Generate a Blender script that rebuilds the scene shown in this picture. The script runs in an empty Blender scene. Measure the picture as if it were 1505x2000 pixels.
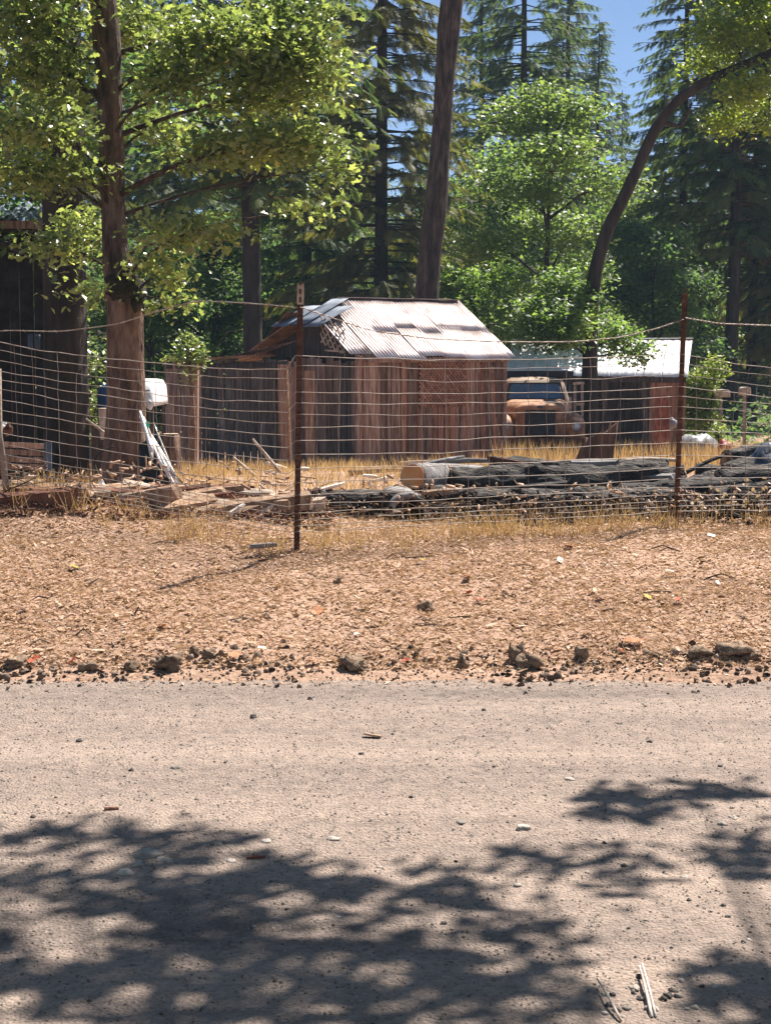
import bpy, bmesh, math, random
import numpy as np
from mathutils import Vector, Matrix, noise as mnoise

random.seed(7); rng = np.random.default_rng(7)
R = math.radians
sc = bpy.context.scene
C = sc.collection

# ------------------------------------------------------------------ camera
FPX, CX, CY = 3000.0, 752.5, 1000.0          # focal length and centre in photo pixels (1505 x 2000)
CAM_Z, PITCH = 1.6, math.atan(300 / 3000)
cam_d = bpy.data.cameras.new('camera'); cam = bpy.data.objects.new('camera', cam_d); C.objects.link(cam)
cam_d.sensor_fit = 'VERTICAL'; cam_d.sensor_height = 24; cam_d.lens = 24 * FPX / 2000
cam_d.clip_start = 0.05; cam_d.clip_end = 8000
cam.location = (0, 0, CAM_Z); cam.rotation_euler = (math.pi / 2 - PITCH, 0, 0)
sc.camera = cam

# ------------------------------------------------------------------ sky, sun, exposure
SUN_EL, SUN_AZ = R(56), R(40)                 # azimuth clockwise from +Y: behind the yard, to the right
SKY_STRENGTH = 0.065
world = bpy.data.worlds.new('World'); sc.world = world; world.use_nodes = True
wn = world.node_tree; wn.nodes.clear()
sky = wn.nodes.new('ShaderNodeTexSky'); sky.sky_type = 'NISHITA'; sky.sun_disc = False
sky.sun_elevation = SUN_EL; sky.sun_rotation = SUN_AZ
sky.altitude = 2500; sky.air_density = 0.6; sky.dust_density = 0.0; sky.ozone_density = 4.0
bg = wn.nodes.new('ShaderNodeBackground'); bg.inputs[1].default_value = SKY_STRENGTH
wo = wn.nodes.new('ShaderNodeOutputWorld')
wn.links.new(sky.outputs[0], bg.inputs[0]); wn.links.new(bg.outputs[0], wo.inputs[0])
sun_d = bpy.data.lights.new('sun', 'SUN'); sun_d.energy = 5.0; sun_d.angle = R(0.53); sun_d.color = (1, 0.93, 0.84)
sun = bpy.data.objects.new('sun', sun_d); C.objects.link(sun)
SUN_DIR = Vector((math.sin(SUN_AZ) * math.cos(SUN_EL), math.cos(SUN_AZ) * math.cos(SUN_EL), math.sin(SUN_EL)))
sun.rotation_euler = SUN_DIR.to_track_quat('Z', 'Y').to_euler()
sun.location = SUN_DIR * 40
vs = sc.view_settings
vs.view_transform = 'Standard'; vs.look = 'None'; vs.gamma = 1.0; vs.exposure = 1.3; vs.use_curve_mapping = False
cy = sc.cycles
cy.max_bounces = 8; cy.transparent_max_bounces = 8; cy.diffuse_bounces = 4; cy.glossy_bounces = 3
cy.transmission_bounces = 5; cy.volume_bounces = 0; cy.caustics_reflective = False; cy.caustics_refractive = False
cy.sample_clamp_indirect = 6.0

# ------------------------------------------------------------------ placing helpers
def ray(px, py):
    u, v = (px - CX) / FPX, -(py - CY) / FPX
    c, s = math.cos(PITCH), math.sin(PITCH)
    return Vector((u, c + v * s, -s + v * c))
def at(px, py, Y):
    d = ray(px, py); return Vector((0, 0, CAM_Z)) + d * (Y / d.y)
def ppm(Y): return FPX / Y                     # photo pixels per metre at distance Y
PROF_Y = [-40, 7.5, 7.7, 7.98, 9.0, 10.0, 11.2, 12.2, 13.2, 15, 17, 22, 28, 32, 40, 60, 200, 3000]
PROF_Z = [-.0, 0, .035, .10, .235, .345, .37, .30, .25, .20, .14, -.08, -.38, -.62, -.8, -.9, -1, -1]
def nz(x, y, z=0.0): return mnoise.noise(Vector((x, y, z)))
def ground(x, y):
    z = float(np.interp(y, PROF_Y, PROF_Z))
    if y > 7.5:
        k = min(1, (y - 7.5) / .3)
        z += k * (.035 * nz(x * 1.1, y * 1.1) + .018 * nz(x * 3.7, y * 3.7, 5))
        if 10.6 < y < 13.6: z += .2 * math.sin((y - 10.6) / 3 * math.pi) * (1 / (1 + math.exp(max(-50, min(50, (x + .75) * 4)))))
        if 10.4 < y < 14: z += .08 * nz(x * .9 + 3, y * .8, 9) * math.sin((y - 10.4) / 3.6 * math.pi)
    else:
        z += .012 * nz(x * .35, y * 2.3) - .02 * math.exp(-((y - 4.7) / .45) ** 2) - .02 * math.exp(-((y - 6.5) / .4) ** 2)
        if y < 3: z += (3 - y) * .02
    return z
def gp(px, Y, dz=0.0):                         # a point on the ground at photo column px and distance Y
    x = (px - CX) / FPX * Y * 1.0
    return Vector((x, Y, ground(x, Y) + dz))

def gh(px, py, dz=0.0):                         # where the ray through a photo pixel meets the ground
    d = ray(px, py); Y = 7.6
    while Y < 60:
        q = Vector((0, 0, CAM_Z)) + d * (Y / d.y)
        if q.z <= ground(q.x, q.y) + dz: return q
        Y += .05
    return q

# ------------------------------------------------------------------ materials
def _n(nt, t, **kw):
    n = nt.nodes.new(t)
    for k, v in kw.items(): setattr(n, k, v)
    return n
def mat(name, cols, scale=6.0, rough=.85, bump=.25, stretch=(1, 1, 1), metallic=0.0, detail=6, bscale=None, spec=.4, rnd=.25, bdist=.02, world_space=False):
    """two to four colours mixed by stretched noise, per-object brightness shift, noise relief"""
    m = bpy.data.materials.new(name); m.use_nodes = True; nt = m.node_tree; L = nt.links
    p = nt.nodes['Principled BSDF']; p.inputs['Roughness'].default_value = rough; p.inputs['Metallic'].default_value = metallic
    p.inputs['Specular IOR Level'].default_value = spec
    tc = _n(nt, 'ShaderNodeTexCoord'); oi = _n(nt, 'ShaderNodeObjectInfo')
    mp = _n(nt, 'ShaderNodeMapping'); mp.inputs['Scale'].default_value = stretch
    if world_space:
        geo = _n(nt, 'ShaderNodeNewGeometry'); L.new(geo.outputs['Position'], mp.inputs[0])
    else:
        ad = _n(nt, 'ShaderNodeVectorMath', operation='MULTIPLY_ADD')
        ad.inputs[1].default_value = (1, 1, 1)
        sc_ = _n(nt, 'ShaderNodeVectorMath', operation='SCALE'); cb = _n(nt, 'ShaderNodeCombineXYZ')
        L.new(oi.outputs['Random'], cb.inputs[0]); L.new(oi.outputs['Random'], cb.inputs[1]); L.new(oi.outputs['Random'], cb.inputs[2])
        L.new(cb.outputs[0], sc_.inputs[0]); sc_.inputs['Scale'].default_value = 37.0
        L.new(tc.outputs['Object'], ad.inputs[0]); L.new(sc_.outputs[0], ad.inputs[2]); L.new(ad.outputs[0], mp.inputs[0])
    nx = _n(nt, 'ShaderNodeTexNoise'); nx.inputs['Scale'].default_value = scale; nx.inputs['Detail'].default_value = detail
    nx.inputs['Roughness'].default_value = .62
    L.new(mp.outputs[0], nx.inputs['Vector'])
    cr = _n(nt, 'ShaderNodeValToRGB'); L.new(nx.outputs[0], cr.inputs[0])
    e = cr.color_ramp.elements; k = len(cols)
    pos = [.34 + .32 * i / (k - 1) for i in range(k)]
    e[0].position = pos[0]; e[0].color = (*cols[0], 1); e[1].position = pos[-1]; e[1].color = (*cols[-1], 1)
    for i in range(1, k - 1):
        q = e.new(pos[i]); q.color = (*cols[i], 1)
    hv = _n(nt, 'ShaderNodeHueSaturation'); L.new(cr.outputs[0], hv.inputs['Color'])
    mr = _n(nt, 'ShaderNodeMapRange'); mr.inputs[3].default_value = 1 - rnd; mr.inputs[4].default_value = 1 + rnd
    L.new(oi.outputs['Random'], mr.inputs[0]); L.new(mr.outputs[0], hv.inputs['Value'])
    L.new(hv.outputs[0], p.inputs['Base Color'])
    if bump:
        n2 = _n(nt, 'ShaderNodeTexNoise'); n2.inputs['Scale'].default_value = bscale or scale * 3; n2.inputs['Detail'].default_value = 8
        L.new(mp.outputs[0], n2.inputs['Vector'])
        bp = _n(nt, 'ShaderNodeBump'); bp.inputs['Strength'].default_value = bump; bp.inputs['Distance'].default_value = bdist
        L.new(n2.outputs[0], bp.inputs['Height']); L.new(bp.outputs[0], p.inputs['Normal'])
    return m
def leaf_mat(name, cols, trans=.4, rough=.45, tcol=1.6, spec=.5):
    """per-leaf colour from the 'rnd' attribute; thin leaf that lets light through"""
    m = bpy.data.materials.new(name); m.use_nodes = True; nt = m.node_tree; L = nt.links
    p = nt.nodes['Principled BSDF']; out = nt.nodes['Material Output']
    p.inputs['Roughness'].default_value = rough; p.inputs['Specular IOR Level'].default_value = spec
    a = _n(nt, 'ShaderNodeAttribute', attribute_name='rnd')
    cr = _n(nt, 'ShaderNodeValToRGB'); e = cr.color_ramp.elements; k = len(cols)
    e[0].position = 0; e[0].color = (*cols[0], 1); e[1].position = 1; e[1].color = (*cols[-1], 1)
    for i in range(1, k - 1):
        q = e.new(i / (k - 1)); q.color = (*cols[i], 1)
    L.new(a.outputs['Fac'], cr.inputs[0]); L.new(cr.outputs[0], p.inputs['Base Color'])
    if trans > 0:
        t = _n(nt, 'ShaderNodeBsdfTranslucent'); mx = _n(nt, 'ShaderNodeMixShader'); mx.inputs[0].default_value = trans
        mu = _n(nt, 'ShaderNodeMix', data_type='RGBA', blend_type='MULTIPLY'); mu.inputs[0].default_value = 1
        L.new(cr.outputs[0], mu.inputs[6]); mu.inputs[7].default_value = (tcol * 1.1, tcol * 1.1, tcol * .55, 1)
        L.new(mu.outputs[2], t.inputs[0]); L.new(p.outputs[0], mx.inputs[1]); L.new(t.outputs[0], mx.inputs[2])
        L.new(mx.outputs[0], out.inputs[0])
    return m

M = {}
M['bark'] = mat('oak_bark', [(.065, .037, .026), (.18, .106, .073), (.28, .18, .13)], 11, .95, 1, (1, 1, .28), bscale=26, bdist=.09, rnd=.05)
M['bark_red'] = mat('fir_bark', [(.03, .018, .013), (.085, .048, .033), (.13, .078, .055)], 5, .95, .9, (1, 1, .2), bscale=12, bdist=.06, rnd=.15)
M['bark_dark'] = mat('dark_bark', [(.012, .009, .008), (.03, .022, .017), (.05, .038, .03)], 5, .95, .9, (1, 1, .25), bscale=12, bdist=.05, rnd=.15)
M['bark_mid'] = mat('grey_brown_bark', [(.022, .015, .012), (.06, .042, .034), (.125, .09, .07)], 10, .95, 1, (1, 1, .25), bscale=24, bdist=.09, rnd=.05)
M['bark_upper_shaded'] = mat('shaded_upper_oak_bark', [(.03, .02, .016), (.1, .066, .05), (.2, .14, .11)], 11, .95, 1, (1, 1, .28), bscale=26, bdist=.09, rnd=.05)  # mossy bark, with the shade up there also put into the darker tone
M['moss_bark'] = mat('mossy_bark', [(.012, .012, .008), (.03, .028, .016), (.05, .04, .025)], 9, 1, 1, bscale=30, bdist=.05)
M['plank'] = mat('weathered_planks', [(.11, .06, .042), (.25, .155, .112), (.38, .27, .21)], 4, .9, .5, (5, 5, .5), bscale=16, rnd=.38)
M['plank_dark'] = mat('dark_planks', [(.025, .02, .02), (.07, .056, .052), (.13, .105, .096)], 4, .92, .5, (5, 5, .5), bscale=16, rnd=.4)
M['plank_grey_shaded'] = mat('shaded_grey_brown_planks', [(.055, .042, .037), (.13, .102, .09), (.22, .178, .158)], 4, .92, .5, (5, 5, .5), bscale=16, rnd=.35)
M['red_wood'] = mat('red_stained_wood', [(.12, .03, .016), (.27, .075, .04), (.36, .13, .075)], 5, .85, .4, (3, 3, .8), rnd=.1)
M['plank_red'] = mat('reddish_planks', [(.11, .05, .03), (.26, .125, .078), (.36, .2, .13)], 4, .9, .5, (5, 5, .5), bscale=16, rnd=.25)
M['wood_pale'] = mat('bleached_wood', [(.2, .15, .115), (.38, .3, .235), (.52, .44, .37)], 5, .85, .4, (2, 2, 2), rnd=.3)
M['wood_white'] = mat('pale_splinters', [(.4, .34, .3), (.6, .53, .48), (.72, .66, .6)], 6, .8, .3, rnd=.15)
M['wood_tan'] = mat('split_wood', [(.17, .095, .055), (.32, .2, .125), (.44, .31, .21)], 5, .85, .5, (3, 3, 3), rnd=.3)
M['wood_rot'] = mat('rotten_wood', [(.06, .022, .014), (.15, .06, .036), (.24, .12, .075)], 7, .95, .9, bscale=24, bdist=.03, rnd=.25)
M['wood_cut'] = mat('sawn_wood', [(.32, .12, .04), (.52, .22, .08), (.6, .3, .13)], 5, .8, .3, rnd=.1)
M['log_grey'] = mat('grey_log', [(.07, .062, .06), (.2, .185, .18), (.33, .31, .3)], 3, .9, .6, (.6, 3, 3), bscale=10, rnd=.15)
M['log_dark'] = mat('shaded_log', [(.015, .014, .013), (.045, .04, .037), (.09, .079, .072), (.19, .16, .135)], 9, .95, 1, (.7, 2, 2), bscale=22, bdist=.05, rnd=.25)  # backlit side of the logs: its shade is put into the dark colour
M['rust'] = mat('rusty_steel', [(.045, .02, .014), (.1, .045, .028), (.16, .08, .05)], 14, .75, .5, metallic=.3, rnd=.1)
M['wire'] = mat('galvanised_wire', [(.2, .14, .11), (.3, .25, .21), (.4, .36, .33)], 8, .6, 0, metallic=.2, rnd=.15)
M['wire_rust'] = mat('rusty_wire', [(.1, .06, .045), (.17, .12, .095), (.25, .2, .17)], 8, .7, 0, metallic=.2, rnd=.2)
M['tin'] = mat('weathered_tin', [(.3, .22, .195), (.45, .365, .345), (.52, .445, .43), (.6, .54, .535)], 3.4, .46, .3, (1, 1, .5), metallic=.4, bscale=5, rnd=.08)
M['tin_blue'] = mat('grey_tin', [(.08, .09, .12), (.15, .18, .23), (.24, .28, .34)], 3, .7, .15, metallic=.1, rnd=.12)
M['tin_rust'] = mat('rusty_tin', [(.12, .05, .025), (.24, .12, .06), (.34, .2, .12)], 4, .7, .3, metallic=.2, rnd=.15)
M['tin_white'] = mat('white_metal_roof', [(.62, .6, .62), (.78, .77, .78), (.85, .84, .85)], 3, .35, .1, metallic=.3, rnd=.04)
M['dark_void'] = mat('deep_shade_boards', [(.008, .007, .007), (.018, .015, .014), (.03, .026, .024)], 6, .95, .4, rnd=.1)  # near-black, deep shade put into the board colour
M['orange'] = mat('faded_orange_paint', [(.18, .08, .04), (.35, .17, .085), (.46, .27, .165)], 7, .65, .15, rnd=.05)
M['tan_paint'] = mat('faded_tan_paint', [(.2, .12, .07), (.3, .2, .13), (.38, .28, .2)], 6, .6, .15, rnd=.05)
M['black'] = mat('black_metal', [(.008, .008, .009), (.018, .018, .02), (.03, .03, .032)], 9, .6, .2, rnd=.05)
M['rubber'] = mat('tyre_rubber', [(.012, .012, .012), (.02, .02, .02), (.035, .033, .03)], 12, .85, .4, rnd=.05)
M['chrome'] = mat('dull_chrome', [(.35, .33, .3), (.5, .48, .45), (.62, .6, .58)], 8, .3, 0, metallic=.85, rnd=.05)
M['lens'] = mat('lamp_lens', [(.5, .48, .46), (.62, .6, .58), (.7, .68, .66)], 30, .12, .1, rnd=.02, spec=.8)
M['glass'] = mat('sky_reflection_glass', [(.03, .065, .12), (.045, .095, .17), (.07, .13, .21)], 2, .2, 0, rnd=.02, spec=.9)  # blue of the reflected sky mixed into the glass colour
M['blue'] = mat('blue_plastic', [(.015, .05, .14), (.022, .075, .2), (.035, .1, .25)], 4, .4, .1, rnd=.05)
M['blue_tarp'] = mat('slate_blue_tarp', [(.03, .045, .07), (.05, .075, .11), (.08, .11, .15)], 3, .6, .4, bscale=6, rnd=.1)
M['white'] = mat('white_paint', [(.6, .58, .58), (.74, .73, .73), (.8, .79, .79)], 4, .45, .1, rnd=.06)
M['grey_tarp'] = mat('grey_tarp', [(.13, .13, .145), (.2, .2, .215), (.28, .28, .295)], 3, .5, .4, bscale=6, rnd=.05)
M['black_tarp'] = mat('black_tarp', [(.006, .006, .007), (.012, .012, .013), (.02, .02, .022)], 5, .6, .5, bscale=8, rnd=.05)
M['green'] = mat('green_plastic', [(.01, .22, .13), (.015, .32, .19), (.02, .4, .24)], 5, .4, 0, rnd=.02)
M['red'] = mat('red_paint', [(.18, .015, .015), (.28, .025, .025), (.35, .04, .04)], 5, .5, .1, rnd=.05)
M['stone'] = mat('pale_stone', [(.25, .215, .185), (.35, .305, .265), (.45, .395, .35)], 20, .85, .4, rnd=.4)
M['stone_dark'] = mat('dark_stone', [(.04, .036, .034), (.08, .07, .064), (.13, .115, .105)], 24, .9, .5, rnd=.35)
M['clod'] = mat('dirt_clod', [(.12, .08, .053), (.24, .165, .112), (.35, .255, .18)], 22, 1, 1, bscale=50, bdist=.02, rnd=.25)
M['leaf_oak'] = leaf_mat('oak_leaves', [(.06, .092, .044), (.12, .16, .066), (.19, .232, .095), (.27, .31, .13), (.4, .38, .17)], .54, .27, 1.9, 1.0)
M['leaf_mid'] = leaf_mat('maple_leaves', [(.055, .1, .036), (.1, .16, .05), (.15, .215, .065), (.22, .28, .085)], .55, .45, 2.1, .5)
M['leaf_light'] = leaf_mat('light_maple_leaves', [(.065, .112, .042), (.115, .172, .06), (.17, .228, .08), (.25, .3, .11)], .52, .42, 1.9, .5)
M['leaf_yel'] = leaf_mat('yellow_green_leaves', [(.11, .16, .03), (.18, .24, .04), (.26, .32, .05), (.36, .35, .07)], .5, .45, 1.7, .5)
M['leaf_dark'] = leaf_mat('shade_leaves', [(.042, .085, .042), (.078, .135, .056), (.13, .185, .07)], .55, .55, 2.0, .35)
M['needle'] = leaf_mat('fir_needles', [(.045, .082, .042), (.085, .13, .056), (.14, .18, .07), (.22, .235, .09)], .52, .6, 1.5, .35)
M['needle_olive'] = leaf_mat('olive_fir_needles', [(.07, .082, .034), (.13, .135, .05), (.2, .19, .075), (.28, .24, .1)], .48, .6, 1.5, .35)
M['straw'] = leaf_mat('dry_grass_blades', [(.3, .185, .115), (.41, .27, .175), (.49, .335, .225), (.57, .42, .3)], .35, .8, 1.25, .2)
M['litter'] = leaf_mat('fallen_leaves', [(.24, .14, .087), (.38, .238, .156), (.45, .293, .196), (.52, .353, .248), (.64, .495, .39)], .15, .75, 1.2, .3)
M['bark_chip'] = leaf_mat('bark_chips', [(.05, .025, .018), (.13, .06, .038), (.25, .13, .085), (.4, .26, .18)], 0, .95, 1, .2)
M['dark_chip'] = leaf_mat('dark_bark_chips', [(.012, .01, .009), (.03, .024, .02), (.06, .045, .036), (.14, .1, .075)], 0, .95, 1, .2)
M['twig'] = leaf_mat('twigs', [(.035, .025, .02), (.09, .065, .05), (.2, .15, .11), (.32, .26, .2)], 0, .9, 1, .2)
M['soil'] = leaf_mat('crumbled_soil', [(.08, .058, .044), (.17, .125, .095), (.27, .205, .16), (.38, .3, .24)], 0, 1, 1, .1)
M['gravel'] = leaf_mat('loose_gravel', [(.08, .068, .06), (.19, .155, .132), (.29, .24, .205), (.38, .325, .28)]
   , 0, .9, 1, .3)

# ground: straw-coloured soil; road: dusty compacted gravel
def ground_mat(name, cols, s1, s2, bump, fine):
    m = bpy.data.materials.new(name); m.use_nodes = True; nt = m.node_tree; L = nt.links
    p = nt.nodes['Principled BSDF']; p.inputs['Roughness'].default_value = .95; p.inputs['Specular IOR Level'].default_value = .2
    geo = _n(nt, 'ShaderNodeNewGeometry')
    mp = _n(nt, 'ShaderNodeMapping'); mp.inputs['Scale'].default_value = (.07 if fine > 60 else .35, 1, 1); L.new(geo.outputs['Position'], mp.inputs[0])
    a = _n(nt, 'ShaderNodeTexNoise'); a.inputs['Scale'].default_value = s1; a.inputs['Detail'].default_value = 7; L.new(mp.outputs[0], a.inputs['Vector'])
    b = _n(nt, 'ShaderNodeTexNoise'); b.inputs['Scale'].default_value = s2; b.inputs['Detail'].default_value = 8; b.inputs['Roughness'].default_value = .7
    L.new(geo.outputs['Position'], b.inputs['Vector'])
    mx = _n(nt, 'ShaderNodeMix', data_type='FLOAT'); mx.inputs[0].default_value = .42 if fine > 60 else .55
    L.new(a.outputs[0], mx.inputs[2]); L.new(b.outputs[0], mx.inputs[3])
    cr = _n(nt, 'ShaderNodeValToRGB'); L.new(mx.outputs[0], cr.inputs[0]); e = cr.color_ramp.elements; k = len(cols)
    pos = [.36 + .28 * i / (k - 1) for i in range(k)]
    e[0].position = pos[0]; e[0].color = (*cols[0], 1); e[1].position = pos[-1]; e[1].color = (*cols[-1], 1)
    for i in range(1, k - 1):
        q = e.new(pos[i]); q.color = (*cols[i], 1)
    v = _n(nt, 'ShaderNodeTexVoronoi'); v.inputs['Scale'].default_value = fine; L.new(geo.outputs['Position'], v.inputs['Vector'])
    r2 = _n(nt, 'ShaderNodeMapRange'); r2.inputs[3].default_value = .82; r2.inputs[4].default_value = 1.15
    sx = _n(nt, 'ShaderNodeSeparateXYZ'); L.new(v.outputs['Color'], sx.inputs[0]); L.new(sx.outputs[0], r2.inputs[0])
    hv = _n(nt, 'ShaderNodeHueSaturation'); L.new(cr.outputs[0], hv.inputs['Color']); L.new(r2.outputs[0], hv.inputs['Value'])
    L.new(hv.outputs[0], p.inputs['Base Color'])
    ml = _n(nt, 'ShaderNodeMath', operation='MULTIPLY_ADD'); L.new(v.outputs['Distance'], ml.inputs[0]); ml.inputs[1].default_value = -.5; L.new(b.outputs[0], ml.inputs[2])
    bp = _n(nt, 'ShaderNodeBump'); bp.inputs['Strength'].default_value = bump; bp.inputs['Distance'].default_value = .025
    L.new(ml.outputs[0], bp.inputs['Height']); L.new(bp.outputs[0], p.inputs['Normal'])
    return m
M['ground'] = ground_mat('dry_ground', [(.22, .138, .094), (.345, .222, .158), (.44, .295, .215)], 1.4, 9, .6, 40)
M['road'] = ground_mat('dusty_gravel_road', [(.15, .12, .104), (.24, .189, .161), (.31, .241, .2), (.36, .277, .228)], 2.0, 12, .7, 85)
M['hill'] = mat('forested_hill', [(.02, .035, .018), (.035, .055, .025), (.06, .075, .035)], .02, 1, 0, rnd=0)

# ------------------------------------------------------------------ mesh helpers
def tag(o, label=None, cat=None, group=None, kind=None):
    if label: o['label'] = label
    if cat: o['category'] = cat
    if group: o['group'] = group
    if kind or cat: o['kind'] = kind or 'thing'
    return o
def empty(name, loc=(0, 0, 0), rz=0.0):
    o = bpy.data.objects.new(name, None); C.objects.link(o); o.location = loc; o.rotation_euler = (0, 0, rz); o.empty_display_size = .1
    return o
class MB:
    """collects shapes, builds ONE mesh object"""
    def __init__(s): s.v = []; s.f = []
    def add(s, vs, fs):
        k = len(s.v); s.v += [tuple(v) for v in vs]; s.f += [tuple(i + k for i in f) for f in fs]; return s
    def box(s, c, d, rot=None, j=0.0):
        c = Vector(c); vs = []
        for x, y, z in ((-1,-1,-1),(1,-1,-1),(1,1,-1),(-1,1,-1),(-1,-1,1),(1,-1,1),(1,1,1),(-1,1,1)):
            p = Vector((x*d[0]/2, y*d[1]/2, z*d[2]/2)) + Vector([random.uniform(-j, j) for _ in range(3)])
            vs.append(c + (rot @ p if rot is not None else p))
        return s.add(vs, [(0,3,2,1),(4,5,6,7),(0,1,5,4),(1,2,6,5),(2,3,7,6),(3,0,4,7)])
    def bar(s, a, b, w, t, up=(0, 0, 1), j=0.0):
        a, b = Vector(a), Vector(b); d = (b - a); L = d.length; d.normalize(); u = Vector(up)
        if abs(d.dot(u)) > .97: u = Vector((0, 1, 0))
        x = d.cross(u).normalized(); y = x.cross(d).normalized()
        m = Matrix((x, d, y)).transposed()
        return s.box((a + b) / 2, (w, L, t), m, j)
    def tube(s, pts, rad, seg=8, cap=True, wob=0.0, seed=0):
        pts = [Vector(p) for p in pts]; n = len(pts)
        if not hasattr(rad, '__len__'): rad = [rad] * n
        t0 = (pts[1] - pts[0]).normalized(); ref = Vector((1, 0, 0)) if abs(t0.x) < .8 else Vector((0, 1, 0))
        vs = []
        for i, p in enumerate(pts):
            t = (pts[min(i + 1, n - 1)] - pts[max(i - 1, 0)]).normalized()
            x = (ref - t * ref.dot(t)).normalized(); y = t.cross(x); ref = x
            for k in range(seg):
                a = 2 * math.pi * k / seg
                r = rad[i]
                if wob: r *= 1 + wob * (nz(math.cos(a) * 1.7 + seed, math.sin(a) * 1.7, i * .35 + seed) + .6 * nz(math.cos(a) * 5 + seed, math.sin(a) * 5, i * .3) + (.9 * nz(math.cos(a) * 9 + seed, math.sin(a) * 9, i * .12) if wob > .25 else 0))
                vs.append(p + (x * math.cos(a) + y * math.sin(a)) * r)
        fs = [(i*seg+k, i*seg+(k+1) % seg, (i+1)*seg+(k+1) % seg, (i+1)*seg+k) for i in range(n-1) for k in range(seg)]
        if cap: fs += [tuple(reversed(range(seg))), tuple((n-1)*seg+k for k in range(seg))]
        return s.add(vs, fs)
    def loft(s, rings, cap=True):
        n = len(rings[0]); vs = [p for r in rings for p in r]; m = len(rings)
        fs = [(i*n+k, i*n+(k+1) % n, (i+1)*n+(k+1) % n, (i+1)*n+k) for i in range(m-1) for k in range(n)]
        if cap: fs += [tuple(reversed(range(n))), tuple((m-1)*n+k for k in range(n))]
        return s.add(vs, fs)
    def blob(s, c, d, seed=0, seg=10, rings=6, rough=.3, rot=0.0):
        c = Vector(c); vs = []; fs = []
        for i in range(rings + 1):
            th = math.pi * i / rings
            for k in range(seg):
                a = 2 * math.pi * k / seg
                p = Vector((math.sin(th) * math.cos(a), math.sin(th) * math.sin(a), math.cos(th)))
                r = 1 + rough * nz(p.x * 1.3 + seed, p.y * 1.3, p.z * 1.3 + seed) + rough * .6 * nz(p.x * 3 + seed, p.y * 3, p.z * 3)
                q = Vector((p.x * d[0], p.y * d[1], p.z * d[2])) * r
                q = Vector((q.x * math.cos(rot) - q.y * math.sin(rot), q.x * math.sin(rot) + q.y * math.cos(rot), q.z))
                vs.append(c + q)
        for i in range(rings):
            for k in range(seg): fs.append((i*seg+k, (i+1)*seg+k, (i+1)*seg+(k+1) % seg, i*seg+(k+1) % seg))
        return s.add(vs, fs)
    def build(s, name, m, parent=None, smooth=False, origin=None):
        me = bpy.data.meshes.new(name)
        v = s.v
        if origin is not None: o_ = Vector(origin); v = [tuple(Vector(p) - o_) for p in v]
        me.from_pydata(v, [], s.f); me.update()
        if smooth: me.polygons.foreach_set('use_smooth', [True] * len(me.polygons))
        me.materials.append(M[m] if isinstance(m, str) else m)
        o = bpy.data.objects.new(name, me); C.objects.link(o)
        if origin is not None: o.location = origin
        if parent is not None: o.parent = parent
        return o
def np_mesh(name, verts, faces, m, rnd=None, parent=None, smooth=False):
    """faces: list of index arrays with a constant vertex count each (N,k)"""
    me = bpy.data.meshes.new(name); verts = np.asarray(verts, np.float32)
    me.vertices.add(len(verts)); me.vertices.foreach_set('co', verts.ravel())
    loops = np.concatenate([f.ravel() for f in faces]).astype(np.int32)
    counts = np.concatenate([np.full(len(f), f.shape[1], np.int32) for f in faces])
    me.loops.add(len(loops)); me.loops.foreach_set('vertex_index', loops)
    st = np.concatenate([[0], np.cumsum(counts)[:-1]]).astype(np.int32)
    me.polygons.add(len(counts)); me.polygons.foreach_set('loop_start', st); me.polygons.foreach_set('loop_total', counts)
    me.update(calc_edges=True); me.validate()
    if rnd is not None:
        at_ = me.attributes.new('rnd', 'FLOAT', 'POINT'); at_.data.foreach_set('value', np.asarray(rnd, np.float32))
    if smooth: me.polygons.foreach_set('use_smooth', np.ones(len(counts), bool))
    me.materials.append(M[m] if isinstance(m, str) else m)
    o = bpy.data.objects.new(name, me); C.objects.link(o)
    if parent is not None: o.parent = parent
    return o
def frames(nrm, spin):
    """rotation matrices (N,3,3): local z -> nrm, local y rotated by spin"""
    n = nrm / np.linalg.norm(nrm, axis=1, keepdims=True)
    ref = np.where(np.abs(n[:, 2:3]) < .95, np.array([[0, 0, 1.]]), np.array([[1., 0, 0]]))
    x = np.cross(ref, n); x /= np.linalg.norm(x, axis=1, keepdims=True); y = np.cross(n, x)
    c, s = np.cos(spin)[:, None], np.sin(spin)[:, None]
    return np.stack([x * c + y * s, -x * s + y * c, n], axis=2)
def axis_frames(d, up):
    """local y -> d, local z close to up"""
    d = d / np.linalg.norm(d, axis=1, keepdims=True)
    x = np.cross(d, up); x /= np.maximum(np.linalg.norm(x, axis=1, keepdims=True), 1e-6); z = np.cross(x, d)
    return np.stack([x, d, z], axis=2)
def scatter(name, tv, tf, pos, rot, scl, rnd, m, parent=None, smooth=False):
    tv = np.asarray(tv, float); N = len(pos); k = len(tv)
    scl = np.asarray(scl, float); scl = scl[:, None, None] if scl.ndim == 1 else scl[:, None, :]
    v = np.einsum('nij,nkj->nki', rot, tv[None] * scl) + pos[:, None, :]
    faces = [(np.asarray(f)[None] + (np.arange(N) * k)[:, None, None]).reshape(-1, np.asarray(f).shape[1]) for f in tf]
    return np_mesh(name, v.reshape(-1, 3), faces, m, np.repeat(rnd, k), parent, smooth)
def runit(n):
    v = rng.normal(size=(n, 3)); return v / np.linalg.norm(v, axis=1, keepdims=True)
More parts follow.
